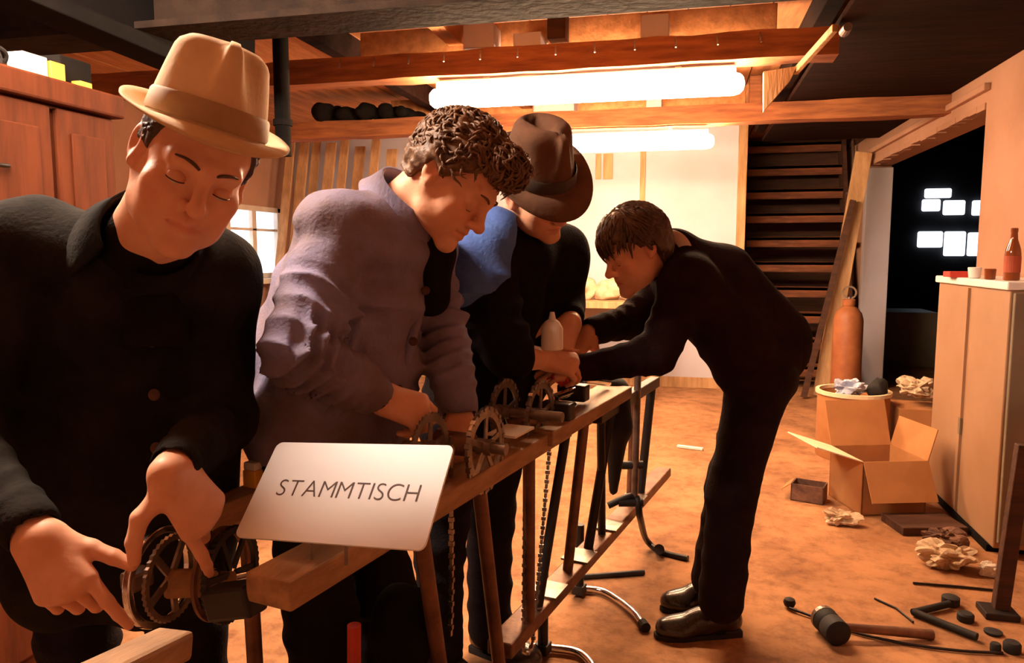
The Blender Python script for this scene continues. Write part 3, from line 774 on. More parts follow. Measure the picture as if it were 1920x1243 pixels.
# near crank assembly that the man in the tan hat handles
AXC = unit(_R * 0.98 - _F * 0.20)
ck = empty('crank_assembly', tp(0.0, -0.14, 0.80), 'bottom bracket with chrome ring, toothed sleeve and dark wheel at the near rail end', 'crank assembly')
cA = P(300, 1080, 1.17); cB = P(434, 1076, 1.225)
ax = unit(cB - cA)
o = MB().ring(cA, AXC, 0.066, 0.078, 0.012, 56).build('guard_ring', 'chrome', ck, bevel=0.002)
o = MB().ring(cA + AXC * 0.022, AXC, 0.057, 0.065, 0.006, teeth=40, tooth=0.003).build('chainring', 'iron', ck)
x, y, d = frame(AXC)
for k in range(5):
    t = 2 * math.pi * k / 5 + 0.9; e = x * math.cos(t) + y * math.sin(t)
    MB().bar(cA + AXC * .02 + e * 0.012, cA + AXC * .022 + e * 0.060, 0.011, 0.005, up=d).build('spoke', 'iron', o)
MB().lathe(cA + AXC * 0.01 - (0, 0, 0.012), ax, [(0.020, 0), (0.0225, 0.004), (0.0225, 0.070), (0.020, 0.074)], 28).build('sleeve', 'rail', ck, smooth=True)
MB().ring(cA + ax * 0.078 - (0, 0, 0.012), ax, 0.008, 0.023, 0.012, teeth=14, tooth=0.005).build('sprocket', 'black_iron', ck)
MB().lathe(cA + ax * 0.084 - (0, 0, 0.012), ax, [(0.014, 0), (0.016, 0.004), (0.016, 0.026), (0.011, 0.03)], 18).build('collar', 'rail', ck, smooth=True)
MB().cyl(cA + ax * 0.11 - (0, 0, 0.010), cB + ax * 0.05, 0.0105, n=16).build('axle', 'chrome', ck, smooth=True)
o = MB().ring(cB, AXC, 0.066, 0.076, 0.009, teeth=46, tooth=0.0025).build('dark_wheel', 'black_iron', ck)
for k in range(6):
    t = 2 * math.pi * k / 6 + 0.2; e = x * math.cos(t) + y * math.sin(t)
    MB().bar(cB + e * 0.010, cB + e * 0.070, 0.010, 0.005, up=d).build('spoke', 'black_iron', o)
MB().ring(cB - AXC * 0.02, AXC, 0.067, 0.076, 0.006, 48).build('rim', 'tube', ck)
MB().box(P(257, 1085, 1.13), (0.03, 0.04, 0.03), AX).build('bracket', 'iron', ck, bevel=0.006)
MB().bar(P(400, 1130, 1.14), P(480, 1120, 1.10), 0.04, 0.05).build('mount', 'black_iron', ck, bevel=0.006)

# wooden block in the near foreground
v0 = P(275, 1225, 0.84)
a_, b_ = P(215, 1262, 0.80), P(330, 1205, 0.90)
thing(MB().bar(a_ - (b_ - a_) * 1.0, b_, 0.05, 0.035), 'wood_block', 'rail', 'sawn wooden bar end in the near foreground below the hands', 'wood', bevel=0.006)

# sign board leaning on the rail
def plate(tl, w_, h_, th, r, right, down):
    nrm = np.cross(right, down); pts = []
    for cx, cy, a0 in ((w_ - r, r, -90), (w_ - r, h_ - r, 0), (r, h_ - r, 90), (r, r, 180)):
        for k in range(7):
            a = math.radians(a0 + 15 * k); pts.append((cx + r * math.cos(a), cy + r * math.sin(a)))
    n = len(pts)
    v = [tl + right * p[0] + down * p[1] for p in pts] + [tl + right * p[0] + down * p[1] + nrm * th for p in pts]
    f = [list(range(n))[::-1], list(range(n, 2 * n))] + [[i, (i + 1) % n, n + (i + 1) % n, n + i] for i in range(n)]
    return MB().add(v, f), nrm
d0 = 1.27; k_ = d0 / FPX
TL = P(521, 829, d0)
TRc = P(852, 835, d0 - 0.115); BLc = P(463, 1006, d0 - 0.115)
rt = unit(TRc - TL); dn = BLc - TL; hgt = np.linalg.norm(dn); dn = unit(dn - rt * (dn @ rt))
wid = np.linalg.norm(TRc - TL)
sg = empty('name_sign', P(640, 1010, 1.2), 'white rounded sign reading STAMMTISCH leaning on the wooden rail', 'sign')
mb, nrm = plate(TL, wid, hgt, 0.004, 0.012, rt, dn)
mb.build('plate', 'sign', sg)
# lettering, each letter a raised mesh
fw = -nrm
if fw @ (np.array([0, 0, CAM_H]) - TL) < 0: fw = nrm
def glyph_mesh(ch, size):
    c = bpy.data.curves.new('glyph', 'FONT'); c.body = ch; c.size = size; c.extrude = 0.0004; c.offset = -0.0007 if ch != ' ' else 0
    o = bpy.data.objects.new('glyph', c); COL.objects.link(o)
    dg = bpy.context.evaluated_depsgraph_get(); dg.update()
    me = bpy.data.meshes.new_from_object(o.evaluated_get(dg))
    bpy.data.objects.remove(o); return me
u0 = 0.127; u1 = 0.896
word = 'STAMMTISCH'; size = hgt * 0.245
ms = [glyph_mesh(ch, size) for ch in word]
wd_ = []
for me in ms:
    co = np.array([v.co[:] for v in me.vertices]); wd_.append((co[:, 0].min(), co[:, 0].max()))
gap = ((u1 - u0) * wid - sum(b - a for a, b in wd_)) / (len(word) - 1)
xcur = u0 * wid
off = fw * (0.0042 if fw @ nrm > 0 else 0.0002)
for me, (a, b) in zip(ms, wd_):
    co = np.array([v.co[:] for v in me.vertices])
    xx = xcur + co[:, 0] - a; yy = hgt * 0.572 - co[:, 1] - (xcur / wid - .5) * hgt * 0.0; 
    W = TL + np.outer(xx, rt) + np.outer(yy, dn) + off + np.outer(co[:, 2], fw)
    c = (W.min(0) + W.max(0)) / 2
    for v, w in zip(me.vertices, W): v.co = tuple(w - c)
    me.materials.clear(); link_mesh('letter', me, c, 'letter', sg)
    xcur += (b - a) + gap
# wire stand that carries it on the rail
for s_ in (0.42, 0.60):
    pb = TL + rt * wid * s_ + dn * hgt * 0.98 + nrm * (0.006 if fw @ nrm < 0 else -0.006)
    foot = pb.copy(); foot[2] = 0.823
    pt = TL + rt * wid * s_ + dn * hgt * 0.35 + (-fw) * 0.008
    back = pt.copy(); back[2] = 0.823
    MB().tube([pt, pb + (-fw) * 0.002, foot], 0.003, 6).build('wire_leg', 'iron', sg)
# odds and ends on the table
mbx = empty('matchbox', tp(0.385, -0.39, 0.81), 'small yellow box with white lid standing left of the sign', 'box')
MB().box(tp(0.385, -0.39, 0.828), (0.034, 0.03, 0.036), AX).build('sleeve', 'yellow', mbx, bevel=0.003)
MB().box(tp(0.385, -0.39, 0.854), (0.031, 0.027, 0.016), AX).build('lid', 'paper', mbx, bevel=0.003)
pc = tp(0.93, -0.045, 0.836)
thing(MB().box(P(958, 808, 1.78), (0.075, 0.11, 0.006), AX), 'metal_plate', 'paper', 'small bright plate lying on the rail between chainrings', 'plate', bevel=0.001)

# ------------------------------------------------------------------ people
class Head:
    """local axes: x = the person's left, y = forward (nose), z = up; origin between the ears"""
    def __init__(s, c, fwd, up, scale=1.0):
        s.c = np.array(c, float); y = unit(fwd); z = np.array(up, float); z = unit(z - y * (z @ y)); x = np.cross(y, z)
        s.A = np.stack([x, y, z]); s.s = scale
    def w(s, x, y, z): return s.c + (np.array([x, y, z], float) * s.s) @ s.A
    def loc(s, p): return ((p - s.c) @ s.A.T) / s.s

def head_field(h, neck_base, neck_r=0.057, vx=0.0029, jaw=1.0, chin=1.0, nose=1.0, age=0.0):
    s = h.s; R = 0.17 * s
    lo = np.minimum(h.c - R, np.array(neck_base) - 0.09); hi = np.maximum(h.c + R, np.array(neck_base) + 0.09)
    f = Field(lo, hi, vx); A = h.A; w = h.w
    f.ell(w(0, -0.012, 0.040), np.array([0.076, 0.098, 0.086]) * s, A, 0)
    f.ell(w(0, 0.028, -0.030), np.array([0.060, 0.062, 0.080]) * s, A, 0.03)
    for k in (-1, 1):
        f.cone(w(k * 0.054 * jaw, -0.004, -0.035), w(k * 0.046 * jaw, 0.018, -0.074), 0.020 * s, 0.017 * s, 0.025)
        f.cone(w(k * 0.046 * jaw, 0.018, -0.074), w(k * 0.012, 0.080, -0.099), 0.017 * s, 0.016 * s, 0.025)
        f.ell(w(k * 0.043, 0.056, -0.022), np.array([0.024, 0.022, 0.019]) * s, A, 0.02)
        f.ell(w(k * 0.034, 0.050, -0.056), np.array([0.026, 0.030, 0.034]) * s, A, 0.03)
    f.ell(w(0, 0.084, -0.100), np.array([0.021, 0.017, 0.016]) * s * chin, A, 0.018)
    f.cone(w(-0.042, 0.074, 0.024), w(0, 0.088, 0.021), 0.011 * s, 0.011 * s, 0.016).cone(w(0.042, 0.074, 0.024), w(0, 0.088, 0.021), 0.011 * s, 0.011 * s, 0.016)
    for k in (-1, 1):
        f.ell(w(k * 0.032, 0.099, 0.002), np.array([0.017, 0.016, 0.013]) * s, A, 0.012, 's')
        f.ell(w(k * 0.032, 0.0755, 0.002), np.array([0.0150, 0.0135, 0.0125]) * s, A, 0.005)
    f.cone(w(0, 0.087, 0.014), w(0, 0.112 * nose, -0.026), 0.0085 * s, 0.0105 * s, 0.010)
    f.ell(w(0, 0.113 * nose, -0.029), np.array([0.0125, 0.0125, 0.0115]) * s, A, 0.007)
    for k in (-1, 1):
        f.ell(w(k * 0.0125, 0.101, -0.033), np.array([0.0085, 0.011, 0.0085]) * s, A, 0.006)
        f.ell(w(k * 0.007, 0.108, -0.0425), np.array([0.0035, 0.005, 0.004]) * s, A, 0.003, 's')
    f.ell(w(0, 0.082, -0.062), np.array([0.031, 0.016, 0.022]) * s, A, 0.016)
    f.cone(w(-0.019, 0.0885, -0.0585), w(0, 0.098, -0.056), 0.0045 * s, 0.0058 * s, 0.006).cone(w(0.019, 0.0885, -0.0585), w(0, 0.098, -0.056), 0.0045 * s, 0.0058 * s, 0.006)
    f.cone(w(-0.017, 0.0885, -0.069), w(0, 0.096, -0.0705), 0.005 * s, 0.0068 * s, 0.006).cone(w(0.017, 0.0885, -0.069), w(0, 0.096, -0.0705), 0.005 * s, 0.0068 * s, 0.006)
    f.cone(w(-0.024, 0.091, -0.0635), w(0, 0.1055, -0.0632), 0.0022 * s, 0.0022 * s, 0.004, 's').cone(w(0.024, 0.091, -0.0635), w(0, 0.1055, -0.0632), 0.0022 * s, 0.0022 * s, 0.004, 's')
    if age:
        for k in (-1, 1):
            f.cone(w(k * 0.017, 0.099, -0.034), w(k * 0.033, 0.083, -0.064), 0.0022 * s * age, 0.0028 * s * age, 0.007, 's')
            f.cone(w(k * 0.020, 0.0905, -0.013), w(k * 0.044, 0.078, -0.014), 0.0015 * s * age, 0.0015 * s * age, 0.005, 's')
        for zz in (0.045, 0.057): f.cone(w(-0.03, 0.085, zz), w(0.03, 0.085, zz), 0.001 * s, 0.001 * s, 0.004, 's')
    for k in (-1, 1):                                  # ears
        ea = np.stack([unit(A[0] + k * 0.35 * A[1] * 1.0), unit(A[1] - k * 0.35 * A[0]), A[2]])
        f.ell(w(k * 0.079, -0.012, 0.002), np.array([0.0085, 0.0185, 0.0315]) * s, ea, 0.008)
        f.ell(w(k * 0.088, -0.008, 0.006), np.array([0.008, 0.0105, 0.020]) * s, ea, 0.005, 's')
        f.ell(w(k * 0.080, -0.002, -0.024), np.array([0.007, 0.009, 0.010]) * s, A, 0.006)
    f.cone(w(0, -0.030, -0.045), neck_base, neck_r * s, (neck_r + 0.008) * s, 0.03)
    f.disp(lambda p: 0.0007 * wob(p, 90, 3))
    return f
def head_tint(h):
    def fn(V):
        q = h.loc(V); t = np.ones((len(V), 3))
        def g(c, r): return np.exp(-(((q - np.array(c)) / np.array(r)) ** 2).sum(1))
        lip = g((0, 0.094, -0.064), (0.021, 0.016, 0.0085)); t *= 1 - lip[:, None] * np.array([0.12, 0.38, 0.35])
        ck = g((0.045, 0.06, -0.03), (0.025, 0.03, 0.025)) + g((-0.045, 0.06, -0.03), (0.025, 0.03, 0.025)) + g((0, 0.112, -0.03), (0.016, 0.02, 0.014)) \
            + g((0.08, -.01, 0), (0.02, 0.02, 0.03)) + g((-0.08, -.01, 0), (0.02, 0.02, 0.03))
        t *= 1 - np.clip(ck, 0, 1)[:, None] * np.array([0.0, 0.16, 0.18])
        st = g((0, 0.06, -0.085), (0.06, 0.05, 0.03)); t *= 1 - np.clip(st, 0, 1)[:, None] * np.array([0.14, 0.12, 0.08])
        return t
    return fn
def face_extras(h, person, hairmat, closed=0.0):
    s = h.s
    for k in (-1, 1):
        e = MB().lathe(h.w(k * 0.032, 0.0775, -0.0005 - 0.003 * closed), h.A[1], [(0.001, 0.0128 * s)] + [(0.0122 * s * math.sin(a), 0.0128 * s * math.cos(a)) for a in np.linspace(0.2, 1.5, 7)], 16).build('eye', 'eye', person, smooth=True, angle=80)
        g = -0.28 * closed
        d = unit(h.A[1] + h.A[2] * g)
        MB().lathe(h.w(k * 0.032, 0.0775, -0.0005 - 0.003 * closed) + d * 0.0118 * s, d, [(0.0052 * s, 0), (0.0048 * s, 0.0012 * s), (0.002 * s, 0.0016 * s)], 14).build('iris', 'iris', e, smooth=True)
        ec = h.w(k * 0.032, 0.0775, -0.0005 - 0.003 * closed)
        lv = []; lf = []; low = math.radians(8 - 60 * closed)          # upper lid lowered over the ball
        rows, colsn = 7, 14
        for i in range(rows):
            el = math.radians(88) + (low - math.radians(88)) * i / (rows - 1)
            for j in range(colsn):
                az = math.radians(-80 + 160 * j / (colsn - 1))
                e2 = el - 0.25 * (1 - math.cos(az)) * (1 if closed > 0.7 else -0.2)
                dv = h.A[0] * math.sin(az) * math.cos(e2) + h.A[1] * math.cos(az) * math.cos(e2) + h.A[2] * math.sin(e2)
                lv.append(ec + dv * 0.0141 * s)
        for i in range(rows - 1):
            for j in range(colsn - 1): lf.append([i * colsn + j, i * colsn + j + 1, (i + 1) * colsn + j + 1, (i + 1) * colsn + j])
        lid = raw_mesh('eyelid', lv, lf, 'skin_lid', person, True)
        MB().tube([lv[(rows - 1) * colsn + j] for j in range(colsn)], 0.0011 * s, 6).build('eyelash', hairmat, lid)
        br = [h.w(k * x, y, z) for x, y, z in ((0.012, 0.0985, 0.0225), (0.022, 0.0975, 0.0275), (0.034, 0.092, 0.0295), (0.046, 0.081, 0.0265), (0.052, 0.073, 0.022))]
        MB().tube(smooth_path(br, 4), [r * s for r in np.interp(np.linspace(0, 1, 17), [0, 0.3, 1], [0.0022, 0.0028, 0.0009])], 7).build('eyebrow', hairmat, person, smooth=True)

def hair_obj(h, person, mt, style, seed=1, nlock=420):
    """style: dict(front, ear, back, thick, curl, length)"""
    s = h.s; g = np.random.default_rng(seed); A = h.A
    fr, ea, bk, th, curl, ln = (style[k] for k in ('front', 'ear', 'back', 'thick', 'curl', 'length'))
    def zb(y): return np.interp(y, [-0.10, -0.045, -0.02, 0.012, 0.035, 0.055, 0.08], [bk, bk, ea, ea - 0.012, ea + 0.02, fr - 0.01, fr])
    R = 0.19 * s
    f = Field(h.c - R, h.c + R, 0.0035)
    rr = np.array([0.076, 0.098, 0.086]) + th
    f.ell(h.w(0, -0.012, 0.040), rr * s, A, 0)
    f.ell(h.w(0, -0.035, 0.0), np.array([0.068, 0.062, 0.075]) * s + th * s, A, 0.03)
    if 'tuft' in style: f.ell(h.w(*style['tuft'][:3]), np.array(style['tuft'][3:6]) * s, A, 0.02)
    sl, gp = f._sub(f.lo, f.lo + f.n * f.vx)
    q = h.loc(gp)
    cut = (zb(q[..., 1]) - q[..., 2]) * 0.8
    f.D[sl] = np.maximum(f.D[sl], cut.astype(np.float32))
    def dn(p):
        q = h.loc(p); n = curl * (np.abs(wob(q, 95, seed)) * 1.2 - 0.4) + curl * 0.6 * wob(q * np.array([1, .5, 1]), 210, seed + 3)
        return n
    f.disp(dn, 0.02)
    V, Q = f.mesh(); V = relax(V, Q, 1)
    mb_v = [tuple(p) for p in V]; mb_f = Q.tolist()
    extra = MB()
    lw = style.get('lw', 0.005); cnt = 0; c0 = np.array([0, -0.012, 0.040])
    while cnt < nlock:
        u = g.normal(size=3); u /= np.linalg.norm(u)
        p = c0 + u * (rr - 0.003)
        if 'tuft' in style and g.uniform() < 0.25:
            tf_ = style['tuft']; p = np.array(tf_[:3]) + u * (np.array(tf_[3:6]) - 0.002)
        if p[2] < zb(p[1]) + 0.004 or p[2] < -0.07: continue
        cnt += 1
        nn = unit(u / rr)
        comb = np.array(style['comb'](p), float)
        comb = comb + g.normal(size=3) * style['mess']
        t = unit(comb - nn * (comb @ nn))
        L = ln * g.uniform(0.6, 1.2); pts = []; m = 6; ph = g.uniform(0, 6.28); side = np.cross(nn, t)
        for i in range(m):
            a = i / (m - 1)
            pp = p + t * L * a + nn * (0.004 * math.sin(a * 3.1) * style['lift'] - 0.5 * (L * a) ** 2 / 0.1) + side * math.sin(ph + a * style['wave']) * curl * 1.2 * a
            pts.append(h.w(*pp))
        extra.tube(pts, [x * s for x in np.interp(np.linspace(0, 1, m), [0, 0.4, 1], [0.7 * lw, lw, 0.0007])], 5)
    off = len(mb_v)
    mb_v += extra.v; mb_f += [[i + off for i in q] for q in extra.f]
    return raw_mesh('hair', mb_v, mb_f, mt, person, True)

def hat_obj(c, up, fwd, person, mt, band, R=0.082, RL=0.098, H=0.125, brim=0.055, pinch=0.02, droop=0.012, name='hat', taper=0.82, crease=0.022, bow=True):
    up = unit(up); y = np.array(fwd, float); y = unit(y - up * (y @ up)); x = np.cross(y, up)
    nt = 64
    prof = [(1.0 + brim / R, 'b', 1.0)]
    rows = []
    for k, b in enumerate(np.linspace(1, 0, 7)): rows.append(('brim', b))
    for k, hgt in enumerate(np.linspace(0.0, 1.0, 14)[1:]): rows.append(('side', hgt))
    for r in (0.85, 0.7, 0.5, 0.3, 0.12): rows.append(('top', r))
    def pt(row, t, inner):
        cx, cy = math.cos(t), math.sin(t)
        kind, a = row
        th = 0.0025 if inner else 0.0
        if kind == 'brim':
            rx, ry = R + brim * a, RL + brim * a
            z = -droop * a * a * (cy * 1.5 if cy > 0 else -cy * -0.2) + 0.30 * brim * a * a * (cx * cx) * 0.55 + (0.020 * a * a if cy < -0.3 else 0.0)
            z = a * a * (-droop * max(cy, 0) * 1.6 + 0.35 * brim * cx * cx + 0.030 * max(-cy, 0))
            return np.array([rx * cx, ry * cy, z - th])
        if kind == 'side':
            sc = 1 - (1 - taper) * a ** 1.3
            if a > 0.86: sc *= 1 - 0.35 * ((a - 0.86) / 0.14) ** 2 * 0.5
            z = H * (a if a < 0.86 else 0.86 + (a - 0.86) * 0.9)
            pn = pinch * a * math.exp(-((abs(cx) - 0.62) / 0.30) ** 2) * max(cy, 0) * 1.3
            xx, yy = (R - th) * sc * cx, (RL - th) * sc * cy
            return np.array([xx - np.sign(cx) * pn, yy - 0.35 * pn, z + 0.006 * cy * a])
        sc = taper * 0.83 * a
        z = H * 0.986 + 0.008 * (1 - a) - crease * math.exp(-((a * cx) / 0.33) ** 2) * (1 - 0.35 * a * a) + 0.006 * a * cy
        pn = pinch * math.exp(-((abs(cx) - 0.62) / 0.30) ** 2) * max(cy, 0) * 1.3 * a
        return np.array([R * sc * cx - np.sign(cx) * pn, RL * sc * cy - .35 * pn, z - th])
    def surf(inner):
        v = []
        for row in rows:
            for i in range(nt):
                p = pt(row, 2 * math.pi * i / nt, inner); v.append(c + x * p[0] + y * p[1] + up * p[2])
        p = np.array([0, 0, H * 0.986 + 0.008 - crease - (0.0025 if inner else 0)]); v.append(c + up * p[2])
        return v
    v = surf(False); n1 = len(v); m = len(rows); f = []
    for r in range(m - 1):
        for i in range(nt):
            f.append([r * nt + i, r * nt + (i + 1) % nt, (r + 1) * nt + (i + 1) % nt, (r + 1) * nt + i])
    for i in range(nt): f.append([(m - 1) * nt + i, (m - 1) * nt + (i + 1) % nt, n1 - 1])
    vi = surf(True); f2 = [[j + n1 for j in q[::-1]] for q in f]
    rim = [[i, i + n1, (i + 1) % nt + n1, (i + 1) % nt] for i in range(nt)]
    o = raw_mesh(name, v + vi, f + f2 + rim, mt, person, True)
    bv = []; bf = []
    for zz, e in ((0.004, 0.0015), (0.008, 0.003), (0.032, 0.003), (0.036, 0.0012)):
        a = zz / H; sc = 1 - (1 - taper) * a ** 1.3
        for i in range(nt):
            t = 2 * math.pi * i / nt; bv.append(c + x * (R * sc + e) * math.cos(t) + y * (RL * sc + e) * math.sin(t) + up * (zz + 0.006 * math.sin(t) * a))
    for r in range(3):
        for i in range(nt): bf.append([r * nt + i, r * nt + (i + 1) % nt, (r + 1) * nt + (i + 1) % nt, (r + 1) * nt + i])
    raw_mesh('hat_band', bv, bf, band, o, True)
    return o

def hand_into(f, W, fdir, back, side, curls, spread=(-10, -2, 6, 14), thumb=((0.75, 0.55, -0.35), (0.45, 0.85, -0.2), (0.3, 0.9, -0.2)), s=1.0, palm_curl=0.0):
    """side=+1: thumb on +x where x = fdir x back."""
    y = unit(fdir); z = np.array(back, float); z = unit(z - y * (z @ y)); x = np.cross(y, z) * side
    Lc = lambda a, b, c: W + (x * a + y * b + z * c) * s
    kn = [(0.031, 0.092, 0.002), (0.0105, 0.097, 0.005), (-0.0105, 0.092, 0.004), (-0.029, 0.081, 0.0)]
    ln = [(0.043, 0.026, 0.022), (0.047, 0.030, 0.024), (0.043, 0.028, 0.023), (0.034, 0.021, 0.020)]
    rd = [(0.0105, 0.0095, 0.0085, 0.0072), (0.0108, 0.0097, 0.0087, 0.0074), (0.0102, 0.0092, 0.0082, 0.007), (0.0092, 0.0082, 0.0073, 0.0063)]
    for i in range(4):
        b0 = Lc(kn[i][0] * 0.62, 0.012, 0.0)
        f.cone(b0, Lc(*kn[i]), 0.0145 * s, 0.0128 * s, 0.020 * s)
    f.cone(Lc(0.012, 0.03, -0.006), Lc(0.018, 0.07, -0.008), 0.014 * s, 0.012 * s, 0.012 * s)
    f.cone(Lc(-0.016, 0.02, -0.008), Lc(-0.02, 0.06, -0.007), 0.014 * s, 0.011 * s, 0.012 * s)
    joints = []
    for i in range(4):
        p = Lc(*kn[i]); sp = math.radians(-spread[i]); ang = 0
        d0 = y * math.cos(sp) - x * math.sin(sp)
        pts = [p]
        for j in range(3):
            ang += math.radians(curls[i][j]); d = d0 * math.cos(ang) - z * math.sin(ang)
            p = p + d * ln[i][j] * s; pts.append(p)
        f2 = Field(np.min(pts, 0) - 0.02, np.max(pts, 0) + 0.02, f.vx)
        for j in range(3): f.cone(pts[j], pts[j + 1], rd[i][j] * s, rd[i][j + 1] * s, 0.0035 * s)
        joints.append(pts)
    p = Lc(0.020, 0.022, -0.006); pts = [p]
    for d, l in zip(thumb, (0.046, 0.034, 0.028)):
        d = unit(d); p = p + (x * d[0] + y * d[1] + z * d[2]) * l * s; pts.append(p)
    for j in range(3): f.cone(pts[j], pts[j + 1], (0.0165, 0.0125, 0.0112, 0.0088)[j] * s, (0.0165, 0.0125, 0.0112, 0.0088)[j + 1] * s, (0.014, 0.006, 0.004)[j] * s)
    return joints + [pts], (x, y, z)
def arm_hand_field(elbow, W, pad=0.2, vx=0.0026, r0=0.038, r1=0.026, start=0.45):
    e = np.array(elbow, float); W = np.array(W, float); a = e + (W - e) * start
    f = Field(np.minimum(a, W) - pad, np.maximum(a, W) + pad, vx)
    fl = unit(np.cross(W - e, (0, 0, 1)))
    f.cone(a, W + unit(W - e) * 0.012, r0, r1, 0.0)
    return f

def folds(a, b, lam, amp, t0, t1, rmax, seed=0, twist=1.5):
    """cloth folds ringing a limb from a to b"""
    a = np.array(a, float); b = np.array(b, float); L = np.linalg.norm(b - a); x, y, d = frame(b - a)
    def fn(p):
        q = p - a; t = (q @ d) / L; r = np.linalg.norm(q - np.outer(q @ d, d), axis=1)
        th = np.arctan2(q @ y, q @ x)
        ph = 2 * math.pi * t * L / lam + twist * np.sin(th + seed) + 1.2 * wob(p, 26, seed)
        m = np.clip((t - t0) / 0.12, 0, 1) * np.clip((t1 - t) / 0.12, 0, 1) * np.clip((rmax - r) / 0.02, 0, 1)
        return amp * m * (np.abs(np.sin(ph / 2)) - 0.55) * (0.75 + 0.5 * wob(p, 18, seed + 9))
    return fn

def bounds(pts, pad):
    p = np.array(pts); return p.min(0) - pad, p.max(0) + pad

def core_field(J, vx=0.014):
    """slim body core that lives under the clothes, so that the figure is one body"""
    lo, hi = bounds([v for v in J.values()], 0.2)
    f = Field(lo, hi, vx)
    f.cone(J['neck'], J['pelvis'], 0.055, 0.085, 0)
    f.cone(J['shl'], J['shr'], 0.032, 0.032, 0.03)
    for a, b, ra, rb in (('shl', 'ell', .034, .03), ('ell', 'wrl', .03, .022), ('shr', 'elr', .034, .03), ('elr', 'wrr', .03, .022),
                         ('hipl', 'knl', .055, .042), ('knl', 'anl', .042, .03), ('hipr', 'knr', .055, .042), ('knr', 'anr', .042, .03)):
        f.cone(J[a], J[b], ra, rb, 0.02)
    f.cone(J['hipl'], J['hipr'], 0.05, 0.05, 0.03)
    return f

def torso_into(f, J, rs=0.078, rw=0.105, mid=0.115, k=0.06, hem=None):
    hl, hr = (J['hipl'], J['hipr']) if hem is None else hem
    f.cone(J['shl'], hl, rs, rw, 0).cone(J['shr'], hr, rs, rw, k)
    f.cone(J['neck'] + (J['pelvis'] - J['neck']) * 0.18, J['pelvis'], mid * 0.85, mid, k)
    f.cone(J['shl'], J['shr'], rs * 0.86, rs * 0.86, k)
    for s in ('shl', 'shr'): f.cone(J['neck'], J[s], 0.055, rs * 0.8, 0.04)

def shoe(toe, heel, person, mt='leather', s=1.0):
    toe = np.array(toe, float); heel = np.array(heel, float); d = unit(toe - heel); L = np.linalg.norm(toe - heel)
    x = np.cross(d, (0, 0, 1)); o = heel.copy(); o[2] = 0
    w = lambda a, b, c: o + d * a * L + x * b + np.array([0, 0, c])
    f = Field(np.minimum(toe, heel) - 0.1, np.maximum(toe, heel) + (0.1, 0.1, 0.18), 0.0045)
    f.cone(w(0.12, 0, 0.045), w(0.45, 0, 0.05), 0.036, 0.038, 0).cone(w(0.45, 0, 0.045), w(0.87, 0.004, 0.032), 0.040, 0.032, 0.03)
    f.ell(w(0.72, 0.002, 0.03), (0.055, 0.055, 0.03), None, 0.03)
    f.cone(w(0.14, 0, 0.06), w(0.16, 0, 0.10), 0.034, 0.036, 0.03).cone(w(0.3, 0, 0.075), w(0.55, 0, 0.06), 0.028, 0.02, 0.03)
    f.half(w(0, 0, 0.012), (0, 0, -1))
    sh = sdf_obj('shoe', [f], mt, person)
    pts = []
    for a, b in ((0.0, 0.02), (0.02, 0.032), (0.25, 0.036), (0.5, 0.038), (0.7, 0.045), (0.88, 0.034), (0.99, 0.012), (0.99, -0.012), (0.88, -0.034), (0.7, -0.042), (0.5, -0.036), (0.25, -0.036), (0.02, -0.032), (0.0, -0.02)):
        pts.append((a, b))
    n = len(pts)
    MB().add([w(a, b * 1.04, 0.0) for a, b in pts] + [w(a, b * 1.04, 0.016) for a, b in pts],
             [list(range(n))[::-1], list(range(n, 2 * n))] + [[i, (i + 1) % n, n + (i + 1) % n, n + i] for i in range(n)]).build('sole', 'rubber', sh)
    MB().box(w(0.12, 0, 0.012), (0.066, 0.06, 0.024), [x, d, np.array([0, 0, 1])]).build('heel', 'rubber', sh, bevel=0.004)
    for k in range(4):
        a = 0.36 + 0.07 * k
        MB().tube([w(a, -0.02, 0.098 - 0.007 * k), w(a + 0.01, 0, 0.106 - 0.008 * k), w(a, 0.02, 0.098 - 0.007 * k)], 0.0025, 6).build('lace', 'rubber', sh)
    return sh

def trousers_into(J, r_hip, r_knee, r_ank, vx=0.0065, seed=0, amp=0.007, top=None):
    lo, hi = bounds([J[k] for k in ('pelvis', 'hipl', 'hipr', 'knl', 'knr', 'anl', 'anr')], 0.2)
    f = Field(lo, hi, vx)
    for s in 'lr':
        h, k, a = J['hip' + s], J['kn' + s], J['an' + s]
        f.cone(h, k, r_hip, r_knee, 0.03).cone(k, a, r_knee, r_ank, 0.04)
    f.cone(J['hipl'], J['hipr'], r_hip * 1.02, r_hip * 1.02, 0.05)
    f.cone((J['hipl'] + J['hipr']) / 2, J['pelvis'] if top is None else top, r_hip * 1.15, r_hip * 1.1, 0.06)
    for i, s in enumerate('lr'):
        f.disp(folds(J['hip' + s], J['kn' + s], 0.11, amp, 0.0, 1.1, 0.2, seed + i, 2.2))
        f.disp(folds(J['kn' + s], J['an' + s], 0.10, amp, -0.1, 1.05, 0.2, seed + i + 4, 2.0))
    return f

